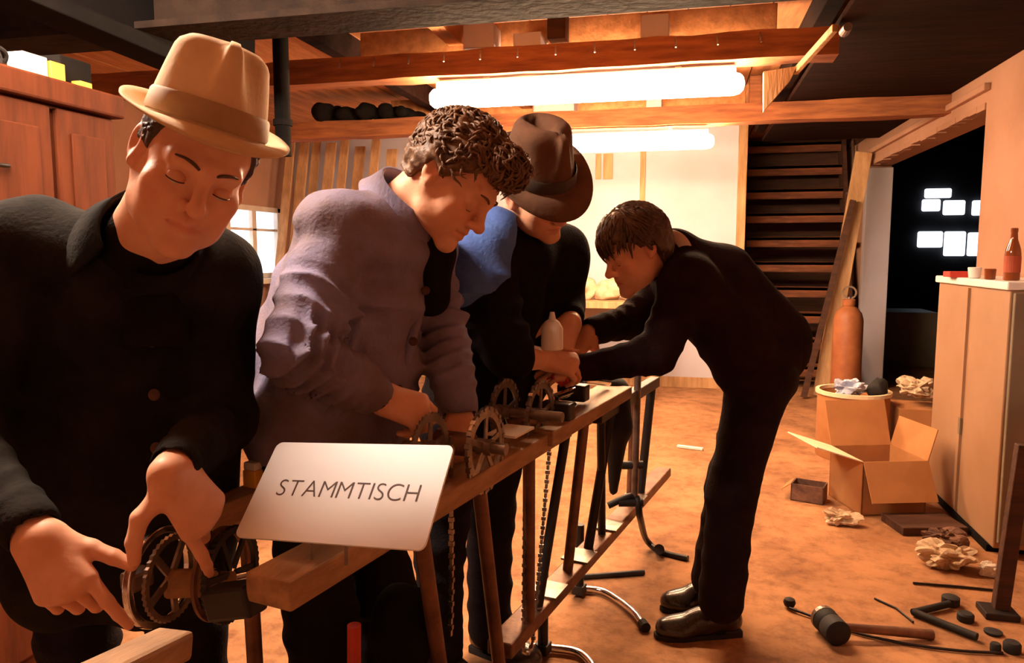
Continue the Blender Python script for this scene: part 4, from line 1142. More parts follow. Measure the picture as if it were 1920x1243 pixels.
def collar_obj(neck, up, fwd, person, mt, r=0.075, h=0.045, flare=0.02, gap=0.55, name='collar', th=0.006, point=0.035):
    """turned-down shirt or jacket collar: an open band around the neck with points at the front"""
    up = unit(up); y = np.array(fwd, float); y = unit(y - up * (y @ up)); x = np.cross(y, up)
    n = 36; v = []; f = []
    ts = np.linspace(math.pi / 2 + gap, math.pi / 2 + 2 * math.pi - gap, n)
    for t in ts:
        cx, cy = math.cos(t), math.sin(t)
        fr = max(0.0, cy) ** 2
        e = x * cx + y * cy * 1.12
        rows = [(r, -0.015), (r, h), (r + th, h + 0.004), (r + th + flare * 0.6, h * 0.35 - 0.01), (r + flare + th, -0.012 - point * fr), (r + flare, -0.02 - point * fr), (r + th * 0.4, h * 0.5)]
        for rr, z in rows: v.append(neck + e * rr + up * z)
    m = 7
    for i in range(n - 1):
        for k in range(m):
            f.append([i * m + k, (i + 1) * m + k, (i + 1) * m + (k + 1) % m, i * m + (k + 1) % m])
    f += [list(range(m)), [(n - 1) * m + k for k in range(m)][::-1]]
    return raw_mesh(name, v, f, mt, person, True)

def joints(**kw):
    J = {}
    for k, v in kw.items(): J[k] = np.array(v, float) if not (isinstance(v, tuple) and len(v) == 4) else np.array(v[:3])
    if 'neck' in J and 'pelvis' in J: pass
    return J

# ---- the man in the tan hat, nearest on the left
J1 = joints(neck=P(268, 470, 1.30), shr=P(62, 470, 1.33), shl=P(392, 520, 1.40), elr=P(-95, 805, 1.22), wrr=P(66, 1002, 1.07),
            ell=P(418, 785, 1.42), wrl=P(318, 884, 1.09), pelvis=P(215, 900, 1.52), hipr=P(130, 960, 1.52), hipl=P(300, 965, 1.55))
for s, dx in (('r', -0.03), ('l', 0.03)):
    hp = J1['hip' + s]; J1['kn' + s] = np.array([hp[0] + dx, hp[1] + 0.03, 0.47]); J1['an' + s] = np.array([hp[0] + dx * 1.4, hp[1] + 0.06, 0.09])
def build_man1():
    J = J1; root = empty('person', ((J['anl'] + J['anr']) / 2 * np.array([1, 1, 0])), 'man in a tan felt hat and dark coat handling the crank at the left', 'person', 'men at the table')
    up = unit(_U * 0.839 + _R * 0.48 - _F * 0.22); fwd = unit(-_F * 0.76 + _R * 0.45 - _U * 0.475)
    h = Head(P(362, 312, 1.13), fwd, up, 1.0)
    hf = head_field(h, J['neck'], 0.060, jaw=1.03, nose=1.07)
    # his right hand (left in view): thumb up to the ring, forefinger down, others curled
    W = J['wrr']; fR = arm_hand_field(J['elr'], W, r1=0.027)
    fd = unit(_R * 0.56 - _U * 0.80 + _F * -0.12)
    jr, _ = hand_into(fR, W, fd, unit(-_F * 0.88 + _U * 0.25 + _R * 0.1), -1, [(12, 10, 8), (48, 66, 40), (56, 74, 40), (52, 70, 40)],
                      spread=(2, 0, -3, -8), thumb=((0.62, 0.78, -0.05), (0.56, 0.82, 0.0), (0.50, 0.86, 0.0)), s=1.02)
    # his left hand (right in view): thumb hooked left, forefinger pointing down on the ring
    W2 = J['wrl']; fL = arm_hand_field(J['ell'], W2, r1=0.027)
    jl, _ = hand_into(fL, W2, unit(-_U * 0.80 + _R * 0.36 + _F * 0.42), unit(-_F * 0.52 + _R * 0.74 - _U * 0.10), 1, [(6, 14, 10), (46, 66, 40), (56, 72, 40), (60, 70, 40)],
                      spread=(4, 0, -4, -8), thumb=((0.98, 0.16, -0.10), (0.72, 0.68, -0.12), (0.50, 0.86, -0.12)), s=1.02)
    sdf_obj('body', [hf, fR, fL, core_field(J)], 'skin', root, head_tint(h))
    face_extras(h, root, M['hair_dark'], 0.48)
    hair_obj(h, root, M['hair_dark'], dict(front=0.078, ear=0.012, back=-0.055, thick=0.006, curl=0.002, length=0.03, comb=lambda p: (0, -1, -0.6), mess=0.2, lift=0.4, wave=2), 11, 260)
    hat_obj(h.w(0.004, -0.004, 0.062), unit(_U * 0.93 + _R * 0.30 - _F * 0.14), h.A[1], root, 'felt_tan', 'band_tan', R=0.085, RL=0.101, H=0.122, brim=0.036, pinch=0.024, droop=0.012, taper=0.74)
    # coat
    lo, hi = bounds([J[k] for k in ('neck', 'shl', 'shr', 'elr', 'wrr', 'ell', 'wrl', 'hipl', 'hipr')], 0.2)
    f = Field(lo, hi, 0.0055)
    torso_into(f, J, 0.080, 0.125, 0.135, 0.07, (J['hipl'] + (0.01, 0, -0.12), J['hipr'] + (-0.01, 0, -0.12)))
    for s in 'lr':
        sh, el, wr = J['sh' + s], J['el' + s], J['wr' + s]
        f.cone(sh, el, 0.076, 0.058, 0.03).cone(el, el + (wr - el) * 0.93, 0.056, 0.040, 0.03)
    for i, s in enumerate('lr'):
        f.disp(folds(J['sh' + s], J['el' + s], 0.07, 0.008, 0.3, 1.15, 0.11, 31 + i)); f.disp(folds(J['el' + s], J['wr' + s], 0.05, 0.007, -0.1, 0.9, 0.085, 41 + i))
    f.disp(lambda p: 0.006 * wob(p, 16, 77) + 0.003 * wob(p, 45, 78))
    for s in 'lr':                      # sleeve openings
        el, wr = J['el' + s], J['wr' + s]; f.cone(wr - unit(wr - el) * 0.035, wr + unit(wr - el) * 0.08, 0.031, 0.034, 0.004, 's')
    f.cone(J['neck'] + unit(h.w(0, -0.03, -0.05) - J['neck']) * 0.01, h.w(0, -0.02, -0.06), 0.064, 0.07, 0.008, 's')
    ct = sdf_obj('coat', [f], 'coat_dark', root)
    nup = unit(h.w(0, -0.03, -0.06) - J['neck']); fw = unit(-_F + _R * 0.35)
    collar_obj(J['neck'] + nup * 0.012, nup, fw, ct, 'coat_dark', r=0.076, h=0.055, flare=0.026, gap=0.42, point=0.06)
    f = Field(J['neck'] - 0.16, J['neck'] + 0.2, 0.005)
    f.cone(J['neck'] - nup * 0.03, J['neck'] + nup * 0.050, 0.075, 0.069, 0).cone(J['neck'] - nup * 0.03, P(300, 640, 1.27), 0.06, 0.05, 0.04)
    f.disp(lambda p: 0.003 * wob(p, 70, 6))
    sdf_obj('shirt', [f], 'knit_black', root)
    for i, z in enumerate((640, 740, 840)):
        MB().lathe(P(286 + i * 4, z, 1.23), -_F, [(0.009, 0), (0.010, 0.002), (0.008, 0.004), (0.003, 0.004)], 14).build('button', 'darkwood', ct, smooth=True)
    tf = trousers_into(J, 0.092, 0.072, 0.066, seed=3)
    sdf_obj('trousers', [tf], 'trouser_dark', root)
    for s in 'lr': a = J['an' + s] * np.array([1, 1, 0]); shoe(a + (0.05, -0.20, 0), a + (0, 0.07, 0), root)
    return root, jr, jl
build_man1()

# ---- the curly-haired man in the faded blue jacket
J2 = joints(neck=P(752, 405, 1.66), shr=P(632, 440, 1.53), shl=P(786, 470, 1.84), elr=P(556, 655, 1.38), wrr=P(706, 742, 1.52),
            ell=P(822, 610, 1.78), wrl=P(862, 778, 1.70), pelvis=P(610, 820, 1.66), hipr=P(570, 850, 1.60), hipl=P(655, 850, 1.76))
for s, dx in (('r', 0.0), ('l', 0.05)):
    hp = J2['hip' + s]; J2['kn' + s] = np.array([hp[0] + dx + 0.02, hp[1] + 0.02, 0.47]); J2['an' + s] = np.array([hp[0] + dx, hp[1] + 0.03, 0.09])
def build_man2():
    J = J2; root = empty('person', ((J['anl'] + J['anr']) / 2 * np.array([1, 1, 0])), 'curly-haired man in a faded blue work jacket bending over the table', 'person', 'men at the table')
    up = unit(_R * 0.74 + _U * 0.62 - _F * 0.26); fwd = unit(_R * 0.62 - _U * 0.70 - _F * 0.22)
    h = Head(P(850, 338, 1.60), fwd, up, 1.03)
    hf = head_field(h, J['neck'], 0.060, jaw=1.03)
    W = J['wrr']; fR = arm_hand_field(J['elr'], W)
    hand_into(fR, W, unit(_R * 0.86 - _U * 0.36 + _F * 0.25), unit(_U * 0.62 - _F * 0.70 + _R * 0.1), -1, [(38, 55, 30), (46, 60, 30), (50, 62, 32), (54, 62, 32)], spread=(3, 0, -3, -6),
              thumb=((0.35, 0.7, -0.62), (0.1, 0.9, -0.4), (-0.1, 0.9, -0.3)), s=1.02)
    W2 = J['wrl']; fL = arm_hand_field(J['ell'], W2)
    hand_into(fL, W2, unit(_R * 0.10 - _U * 0.90 - _F * 0.2), unit(_R * 0.62 - _F * 0.6 + _U * 0.1), 1, [(40, 50, 30), (45, 55, 30), (50, 55, 30), (50, 55, 30)], spread=(3, 0, -3, -6), s=0.98)
    sdf_obj('body', [hf, fR, fL, core_field(J)], 'skin', root, head_tint(h))
    face_extras(h, root, M['hair_brown'], 0.9)
    hair_obj(h, root, M['hair_brown'], dict(front=0.070, ear=0.016, back=-0.05, thick=0.017, curl=0.0065, lw=0.0036, tuft=(0, 0.066, 0.098, 0.058, 0.046, 0.040), length=0.034, comb=lambda p: (p[0] * 6, 0.6 if p[1] > 0 else -0.6, 0.1 - p[1] * 5), mess=0.8, lift=2.0, wave=5), 21, 1000)
    lo, hi = bounds([J[k] for k in ('neck', 'shl', 'shr', 'elr', 'wrr', 'ell', 'wrl', 'hipl', 'hipr')], 0.2)
    f = Field(lo, hi, 0.0048)
    torso_into(f, J, 0.082, 0.118, 0.135, 0.07, (P(668, 800, 1.72), P(562, 790, 1.60)))
    f.cone(P(610, 560, 1.70), P(552, 730, 1.68), 0.125, 0.12, 0.06)          # loose jacket back
    for s in 'lr':
        sh, el, wr = J['sh' + s], J['el' + s], J['wr' + s]
        f.cone(sh, el, 0.080, 0.066, 0.012).cone(el, el + (wr - el) * 0.90, 0.068, 0.048, 0.012)
    for i, s in enumerate('lr'):
        am = 0.5 if s == 'l' else 1.0
        f.disp(folds(J['sh' + s], J['el' + s], 0.050, 0.026 * am, 0.42, 1.25, 0.12, 51 + i, 1.8), 0.04); f.disp(folds(J['el' + s], J['wr' + s], 0.034, 0.022 * am, -0.25, 0.9, 0.10, 61 + i, 1.8), 0.04)
    f.disp(folds(J['neck'], J['pelvis'], 0.16, 0.022, 0.1, 1.1, 0.26, 71, 2.6))
    f.disp(lambda p: 0.005 * wob(p, 20, 87) + 0.002 * wob(p, 60, 88))
    for s in 'lr':
        el, wr = J['el' + s], J['wr' + s]; f.cone(wr - unit(wr - el) * 0.05, wr + unit(wr - el) * 0.08, 0.033, 0.040, 0.004, 's')
    f.cone(J['neck'] + unit(h.w(0, -0.03, -0.05) - J['neck']) * 0.01, h.w(0, -0.02, -0.06), 0.066, 0.08, 0.008, 's')
    jk = sdf_obj('jacket', [f], 'jacket_blue', root)
    nup = unit(h.w(0, -0.03, -0.06) - J['neck'])
    collar_obj(J['neck'] + nup * 0.02, unit(nup + _U * 0.2), unit(_R - _U * 0.8), jk, 'jacket_blue', r=0.078, h=0.040, flare=0.022, gap=0.6, point=0.06)
    fu = Field(P(815, 490, 1.62) - 0.25, P(815, 490, 1.62) + 0.25, 0.006)
    fu.cone(J['neck'] + nup * 0.035, P(806, 470, 1.66), 0.062, 0.050, 0.02).cone(P(806, 470, 1.66), P(806, 560, 1.66), 0.055, 0.045, 0.02)
    fu.disp(lambda p: 0.005 * wob(p, 40, 8)); sdf_obj('undershirt', [fu], 'knit_black', root)
    ff = Field(P(700, 600, 1.5) - 0.35, P(800, 600, 1.7) + 0.35, 0.006)
    ff.chain([P(800, 480, 1.63), P(792, 560, 1.63), P(760, 680, 1.63), P(735, 780, 1.66)], [0.014, 0.012, 0.012, 0.012], 0.01)
    sdf_obj('front_placket', [ff], 'jacket_blue', jk)
    for x, y in ((798, 545), (775, 640), (748, 730)):
        MB().lathe(P(x, y, 1.60), -_F, [(0.009, 0), (0.010, 0.002), (0.008, 0.004), (0.003, 0.004)], 14).build('button', 'darkwood', jk, smooth=True)
    MB().box(P(828, 545, 1.66), (0.012, 0.01, 0.03)).build('pocket_pencil', 'red', jk, bevel=0.002)
    tf = trousers_into(J, 0.095, 0.074, 0.068, seed=13)
    sdf_obj('trousers', [tf], 'trouser_dark', root)
    for s in 'lr': a = J['an' + s] * np.array([1, 1, 0]); shoe(a + (0.17, -0.06, 0), a + (-0.06, 0.02, 0), root)
build_man2()

# ---- the man in the brown hat
J3 = joints(neck=P(985, 425, 2.14), shr=P(895, 470, 2.02), shl=P(1050, 478, 2.34), elr=P(965, 690, 2.00), wrr=P(1012, 668, 2.10),
            ell=P(1062, 570, 2.36), wrl=P(1072, 600, 2.22), pelvis=P(890, 770, 2.20), hipr=P(860, 800, 2.12), hipl=P(935, 800, 2.30))
J3['elr'] = P(958, 668, 1.98); J3['wrr'] = P(1018, 672, 2.14)
for s, dx in (('r', -0.06), ('l', -0.03)):
    hp = J3['hip' + s]; J3['kn' + s] = np.array([hp[0] + dx, hp[1] + 0.0, 0.45]); J3['an' + s] = np.array([hp[0] + dx * 1.2, hp[1] + 0.02, 0.09])
def build_man3():
    J = J3; root = empty('person', ((J['anl'] + J['anr']) / 2 * np.array([1, 1, 0])), 'man in a brown hat with bowed head and blue shirt behind the table', 'person', 'men at the table')
    up = unit(_U * 0.76 + _R * 0.0 - _F * 0.62); fwd = unit(-_U * 0.62 + _R * 0.62 - _F * 0.5)
    h = Head(P(1006, 358, 2.02), fwd, up, 1.0)
    hf = head_field(h, J['neck'], 0.060)
    W = J['wrr']; fR = arm_hand_field(J['elr'], W, start=0.1, r0=0.042, r1=0.030)
    hand_into(fR, W, unit(_R * 0.9 - _U * 0.2 + _F * 0.2), unit(_U * 0.6 - _F * 0.7), -1, [(30, 35, 20), (38, 40, 20), (42, 45, 25), (46, 45, 25)], spread=(3, 0, -3, -6),
              thumb=((0.6, 0.75, -0.2), (0.4, 0.9, -0.1), (0.2, 0.95, 0.0)))
    W2 = J['wrl']; fL = arm_hand_field(J['ell'], W2, start=0.3)
    hand_into(fL, W2, unit(-_R * 0.35 - _U * 0.75 - _F * 0.4), unit(-_F * 0.6 + _U * 0.5 + _R * 0.5), 1, [(35, 45, 25), (40, 50, 25), (45, 50, 30), (50, 50, 30)], spread=(3, 0, -3, -6))
    sdf_obj('body', [hf, fR, fL, core_field(J)], 'skin', root, head_tint(h))
    face_extras(h, root, M['hair_dark'], 0.9)
    hair_obj(h, root, M['hair_dark'], dict(front=0.078, ear=0.0, back=-0.06, thick=0.007, curl=0.002, length=0.03, comb=lambda p: (0, -1, -0.6), mess=0.2, lift=0.4, wave=2), 31, 220)
    hat_obj(h.w(0, -0.004, 0.058), unit(h.A[2]), h.A[1], root, 'felt_brown', 'band_dark', R=0.092, RL=0.108, H=0.145, brim=0.052, pinch=0.026, droop=0.03, taper=0.76, crease=0.035)
    lo, hi = bounds([J[k] for k in ('neck', 'shl', 'shr', 'elr', 'wrr', 'ell', 'wrl', 'hipl', 'hipr')], 0.2)
    f = Field(lo, hi, 0.006)
    torso_into(f, J, 0.084, 0.115, 0.125, 0.07)
    f.cone(J['shr'], J['elr'], 0.082, 0.066, 0.03).cone(J['elr'], J['elr'] + (J['wrr'] - J['elr']) * 0.12, 0.066, 0.056, 0.02)
    f.cone(J['shl'], J['ell'], 0.075, 0.055, 0.03).cone(J['ell'], J['ell'] + (J['wrl'] - J['ell']) * 0.75, 0.052, 0.042, 0.03)
    f.disp(folds(J['shr'], J['elr'], 0.06, 0.008, 0.3, 1.1, 0.11, 81)); f.disp(folds(J['neck'], J['pelvis'], 0.09, 0.009, 0.3, 1.1, 0.25, 82, 1.2))
    f.disp(lambda p: 0.004 * wob(p, 25, 97))
    f.cone(J['neck'] + unit(h.w(0, -0.03, -0.05) - J['neck']) * 0.01, h.w(0, -0.02, -0.06), 0.066, 0.075, 0.008, 's')
    sdf_obj('sweater', [f], 'knit_black', root)
    # blue shirt hanging open over the right shoulder
    f = Field(P(895, 480, 2.0) - 0.32, P(895, 480, 2.0) + 0.32, 0.0055)
    f.cone(J['shr'] + (0, 0, 0.01), P(880, 545, 1.98), 0.098, 0.092, 0).cone(P(930, 440, 2.00), P(915, 560, 1.99), 0.07, 0.06, 0.05).cone(J['neck'], J['shr'], 0.07, 0.085, 0.05)
    f.disp(folds(P(900, 420, 2.0), P(890, 600, 2.0), 0.09, 0.014, -0.2, 1.2, 0.2, 91, 3.4), 0.04); f.disp(lambda p: 0.005 * wob(p, 34, 92))
    f.disp(lambda p: np.maximum(0, (p - P(880, 556, 2.0)) @ unit(-_U + _R * 0.3) + 0.014 * wob(p, 40, 5)) * 3, 0.05)
    f.cone(J['neck'] + unit(h.w(0, -0.03, -0.05) - J['neck']) * 0.01, h.w(0, -0.02, -0.06), 0.066, 0.08, 0.008, 's')
    f.cone(P(1000, 430, 2.0), P(1010, 600, 1.96), 0.055, 0.085, 0.01, 's')
    sdf_obj('shirt', [f], 'vest_blue', root)
    tf = trousers_into(J, 0.092, 0.072, 0.070, seed=23)
    sdf_obj('trousers', [tf], 'trouser_dark', root)
    for s in 'lr': a = J['an' + s] * np.array([1, 1, 0]); shoe(a + (0.18, -0.06, 0), a + (-0.06, 0.02, 0), root)
build_man3()

# ---- the young man bending in from the right
J4 = joints(neck=P(1262, 478, 2.34), shl=P(1292, 535, 2.22), shr=P(1262, 520, 2.54), ell=P(1232, 665, 2.16), wrl=P(1090, 690, 2.20),
            elr=P(1190, 598, 2.44), wrr=P(1108, 622, 2.32), pelvis=P(1428, 660, 2.46), hipl=P(1425, 705, 2.37), hipr=P(1425, 700, 2.57))
J4['knl'] = P(1372, 925, 2.42); J4['anl'] = P(1352, 1125, 2.44); J4['knr'] = P(1368, 910, 2.62); J4['anr'] = P(1336, 1085, 2.63)
def build_man4():
    J = J4; root = empty('person', ((J['anl'] + J['anr']) / 2 * np.array([1, 1, 0])), 'young man in black sweater and dark trousers bending in from the right', 'person', 'men at the table')
    up = unit(-_R * 0.42 + _U * 0.88 - _F * 0.12); fwd = unit(-_R * 0.80 - _U * 0.42 - _F * 0.22)
    h = Head(P(1192, 470, 2.25), fwd, up, 0.98)
    hf = head_field(h, J['neck'], 0.054, jaw=0.97)
    W = J['wrl']; fR = arm_hand_field(J['ell'], W)
    hand_into(fR, W, unit(-_R * 0.92 - _U * 0.10 - _F * 0.1), unit(_U * 0.75 - _F * 0.6), 1, [(24, 30, 20), (30, 38, 20), (36, 42, 24), (42, 44, 24)], spread=(3, 0, -3, -6),
              thumb=((0.6, 0.75, -0.25), (0.3, 0.9, -0.2), (0.1, 0.95, -0.1)))
    W2 = J['wrr']; fL = arm_hand_field(J['elr'], W2)
    hand_into(fL, W2, unit(-_R * 0.62 - _U * 0.62 - _F * 0.35), unit(_U * 0.6 - _F * 0.6 - _R * 0.3), -1, [(30, 35, 20), (34, 40, 20), (38, 45, 25), (44, 45, 25)], spread=(3, 0, -3, -6))
    sdf_obj('body', [hf, fR, fL, core_field(J)], 'skin', root, head_tint(h))
    face_extras(h, root, M['hair_dark'], 0.9)
    hair_obj(h, root, M['hair_dark'], dict(front=0.052, ear=0.018, back=-0.085, thick=0.020, curl=0.003, length=0.055, comb=lambda p: (p[0] * 5, 0.8 if p[1] > 0.02 else -0.5, -0.9), mess=0.22, lift=1.0, wave=2.5), 41, 560)
    lo, hi = bounds([J[k] for k in ('neck', 'shl', 'shr', 'elr', 'wrr', 'ell', 'wrl', 'hipl', 'hipr')], 0.22)
    f = Field(lo, hi, 0.0055)
    torso_into(f, J, 0.084, 0.118, 0.130, 0.07, (J['hipl'] + unit(J['pelvis'] - J['neck']) * -0.04, J['hipr'] + unit(J['pelvis'] - J['neck']) * -0.04))
    f.cone(P(1340, 540, 2.42), P(1440, 640, 2.46), 0.145, 0.135, 0.05)
    f.cone(J['neck'], J['neck'] + unit(h.w(0, -0.03, -0.05) - J['neck']) * 0.03, 0.084, 0.072, 0.03)
    for s in 'lr':
        sh, el, wr = J['sh' + s], J['el' + s], J['wr' + s]
        f.cone(sh, el, 0.080, 0.058, 0.03).cone(el, el + (wr - el) * 0.96, 0.056, 0.042, 0.03)
    for i, s in enumerate('lr'):
        f.disp(folds(J['sh' + s], J['el' + s], 0.06, 0.008, 0.4, 1.15, 0.11, 101 + i)); f.disp(folds(J['el' + s], J['wr' + s], 0.05, 0.006, -0.1, 0.9, 0.085, 111 + i))
    f.disp(folds(J['neck'], J['pelvis'], 0.13, 0.006, 0.3, 1.0, 0.25, 121, 1.6)); f.disp(lambda p: 0.004 * wob(p, 22, 127))
    for s in 'lr':
        el, wr = J['el' + s], J['wr' + s]; f.cone(wr - unit(wr - el) * 0.04, wr + unit(wr - el) * 0.08, 0.031, 0.036, 0.004, 's')
    f.cone(J['neck'] + unit(h.w(0, -0.03, -0.05) - J['neck']) * 0.01, h.w(0, -0.02, -0.06), 0.056, 0.058, 0.004, 's')
    sw = sdf_obj('sweater', [f], 'knit_brown', root)
    nup = unit(h.w(0, -0.03, -0.06) - J['neck'])
    collar_obj(J['neck'] + nup * 0.03, nup, unit(-_R - _U * 0.8), sw, 'shirt', r=0.062, h=0.026, flare=0.012, gap=0.3, point=0.045, name='shirt_collar')
    tf = trousers_into(J, 0.098, 0.076, 0.074, seed=33, amp=0.006)
    sdf_obj('trousers', [tf], 'trouser_brown', root)
    shoe(Zp(1226, 1196, 0), Zp(1388, 1186, 0), root)
    shoe(Zp(1238, 1146, 0), Zp(1372, 1132, 0), root)
build_man4()

# ------------------------------------------------------------------ right side: locker and the things on it
lk = empty('metal_locker', (1.44, 3.9, 0), 'tan metal locker with white top edge standing at the right', 'locker')
MB().boxmm((1.29, 3.46, 0.03), (1.57, 4.36, 1.13)).build('body', 'locker', lk, bevel=0.006)
MB().boxmm((1.275, 3.45, 1.13), (1.575, 4.38, 1.165)).build('top', 'lockertop', lk, bevel=0.006)
MB().boxmm((1.30, 3.435, 0.06), (1.56, 3.458, 1.12)).build('door', 'lockerdark', lk, bevel=0.004)
MB().boxmm((1.278, 3.90, 0.05), (1.29, 3.915, 1.12)).build('seam_strip', 'locker', lk)
MB().boxmm((1.28, 3.50, 0.0), (1.55, 4.34, 0.03)).build('plinth', 'blackish', lk)
MB().boxmm((1.277, 3.895, 0.42), (1.284, 3.92, 0.50)).build('latch', 'lockerdark', lk)
ZT = 1.165
def bottle(x, y, label, s=1.0):
    b = empty('beer_bottle', (x, y, ZT), label, 'bottle')
    MB().lathe((x, y, ZT), (0, 0, 1), [(0.026 * s, 0), (0.031 * s, 0.004), (0.031 * s, 0.115), (0.028 * s, 0.135), (0.015 * s, 0.175), (0.0125 * s, 0.205), (0.014 * s, 0.208), (0.014 * s, 0.222), (0.011 * s, 0.224)], 24).build('glass', 'brownglass', b, smooth=True)
    MB().ring((x, y, ZT + 0.07), (0, 0, 1), 0.0305 * s, 0.0318 * s, 0.07, 24).build('paper_label', 'bottlelabel', b)
p = Yp(1897, 512, 3.62); bottle(p[0], 3.62, 'brown glass beer bottle on the locker top')
p = Yp(1857, 505, 3.75)
thing(MB().lathe((p[0], 3.75, ZT), (0, 0, 1), [(0.018, 0), (0.022, 0.003), (0.024, 0.045), (0.021, 0.048), (0.017, 0.046)], 20), 'dark_cup', 'brownglass', 'small dark cup on the locker beside the bottle', 'cup', smooth=True)
p = Yp(1828, 503, 3.9)
thing(MB().lathe((p[0], 3.9, ZT), (0, 0, 1), [(0.018, 0), (0.024, 0.004), (0.029, 0.05), (0.026, 0.052), (0.022, 0.03)], 20), 'white_cup', 'lockertop', 'small white cup on the locker between red box and dark cup', 'cup', smooth=True)
p = Yp(1798, 505, 4.1)
thing(MB().box((p[0], 4.1, ZT + 0.014), (0.11, 0.10, 0.028)), 'flat_box', 'red', 'flat red box on the far end of the locker top', 'box', bevel=0.003)

# ------------------------------------------------------------------ cartons and rubbish on the floor
c = Zp(1588, 850, 0); c = np.array([1.03, 5.02, 0])
dr = empty('cardboard_drum', c, 'round orange cardboard drum filled with rubbish near the doorway', 'drum')
MB().lathe(c, (0, 0, 1), [(0.205, 0), (0.21, 0.01), (0.21, 0.40), (0.217, 0.405), (0.217, 0.425), (0.205, 0.425), (0.20, 0.36), (0.02, 0.35)], 36).build('wall', 'cardboard', dr, smooth=True)
MB().ring(c + (0, 0, 0.415), (0, 0, 1), 0.20, 0.222, 0.022, 36).build('rim', 'cardin', dr)
def lump(center, r, mt, label, name, cat, seed, amp=0.02, sc=34, flat=None, vx=0.009, group=None):
    center = np.array(center, float); r = np.array(r, float)
    f = Field(center - r - 0.07, center + r + 0.07, vx)
    f.ell(center, r, None, 0)
    g_ = np.random.default_rng(seed)
    for k in range(4): f.ell(center + g_.uniform(-0.55, 0.55, 3) * r, r * g_.uniform(0.4, 0.7), None, 0.015)
    f.disp(lambda p: amp * (np.abs(wob(p, sc, seed)) - 0.3) + amp * 0.35 * wob(p, sc * 2.3, seed + 1), 0.05)
    if flat is not None: f.half((0, 0, flat), (0, 0, -1))
    return tag(sdf_obj(name, [f], mt, None, sm=0), label, cat, group)
def crumple(center, r, mt, label, name, cat, seed, flat=None):
    """crumpled sheet: faceted ball with sharp creases"""
    g_ = np.random.default_rng(seed); center = np.array(center, float); r = np.array(r, float)
    bm = bmesh.new(); bmesh.ops.create_icosphere(bm, subdivisions=4, radius=1.0)
    dirs = g_.normal(size=(46, 3)); dirs /= np.linalg.norm(dirs, axis=1)[:, None]; hgt_ = g_.uniform(0.62, 1.12, 46)
    for v in bm.verts:
        u = np.array(v.co); u /= np.linalg.norm(u); c_ = dirs @ u; o_ = np.argsort(-c_)[:2]
        k = hgt_[o_[0]] - 0.30 * (1 - min(1, (c_[o_[0]] - c_[o_[1]]) * 9)) + 0.5 * (1 - c_[o_[0]])
        p = center + u * r * k * (1 + g_.uniform(-0.012, 0.012))
        if flat is not None: p[2] = max(p[2], flat)
        v.co = p
    V = [tuple(v.co) for v in bm.verts]; Fc = [[v.index for v in q.verts] for q in bm.faces]; bm.free()
    return tag(raw_mesh(name, V, Fc, mt), label, cat)
crumple(c + (-0.03, -0.05, 0.44), (0.13, 0.12, 0.08), 'bag', 'bluish crumpled plastic bag on top of the drum', 'plastic_bag', 'bag', 3)
lump(c + (0.12, -0.08, 0.45), (0.06, 0.06, 0.06), 'rubber', 'dark lump beside the plastic bag on the drum', 'dark_rag', 'rag', 4, 0.012)
crumple((1.40, 5.05, 0.45), (0.13, 0.15, 0.08), 'rag', 'pale crumpled paper sheet right of the drum', 'crumpled_paper', 'paper', 5)
bx = empty('plain_carton', (1.36, 5.05, 0), 'tall plain carton beside the drum under crumpled paper', 'carton')
MB().boxmm((1.27, 4.9, 0), (1.53, 5.2, 0.34)).build('walls', 'cardboard', bx, bevel=0.004)

def open_box(o, ax, w, d, h, name, label, flaps, mt='cardboard'):
    """o: floor corner centre, ax: 2 horizontal axes; flaps: list of (side, length, angle)"""
    x, y = unit(ax[0]), unit(ax[1]); z = np.array([0, 0, 1.0]); o = np.array(o, float)
    r = empty(name, o, label, 'carton'); th = 0.006
    MB().box(o + z * th / 2, (w, d, th), [x, y, z]).build('bottom', mt, r)
    for s_, e, l, e2 in ((1, x, d, y), (-1, x, d, y), (1, y, w, x), (-1, y, w, x)):
        half_ = (w if e is x else d) / 2
        MB().box(o + e * s_ * (half_ - th / 2) + z * h / 2, (th, l, h), [e, e2, z]).build('side', mt, r)
    for side, ln, ang, m in flaps:
        e, half_, l, e2 = {'+x': (x, w / 2, d, y), '-x': (-x, w / 2, d, y), '+y': (y, d / 2, w, x), '-y': (-y, d / 2, w, x)}[side]
        a = math.radians(ang); dd = e * math.cos(a) + z * math.sin(a)
        nn = np.cross(dd, e2)
        MB().box(o + e * half_ + z * h + dd * ln / 2, (ln, l, 0.005), [dd, e2, nn]).build('flap', m, r)
    return r
open_box((0.96, 4.05, 0), [(0.95, 0.3, 0), (-0.3, 0.95, 0)], 0.33, 0.32, 0.27, 'open_carton', 'open cardboard carton with pale flap folded out on the floor',
         [('-x', 0.25, 18, 'cardin'), ('-y', 0.20, -62, 'cardboard'), ('+y', 0.24, 70, 'cardboard'), ('+x', 0.16, 75, 'cardboard')])
open_box((0.64, 4.05, 0), [(0.9, -0.3, 0), (0.3, 0.9, 0)], 0.16, 0.12, 0.09, 'small_carton', 'small dark brown carton lying left of the open one', [('-x', 0.06, -40, 'cardboard')], 'ragdark')
crumple((0.735, 3.70, 0.035), (0.09, 0.055, 0.05), 'rag', 'crumpled pale paper in front of the open carton', 'crumpled_paper', 'paper', 8, 0.001)
crumple((1.12, 3.50, 0.045), (0.11, 0.08, 0.06), 'ragdark', 'oily brown rag heap beside the locker base', 'oily_rag', 'rag', 9, 0.001)
crumple((1.06, 3.28, 0.045), (0.12, 0.09, 0.07), 'rag', 'pale crumpled rag in front of the locker', 'pale_rag', 'rag', 10, 0.001)
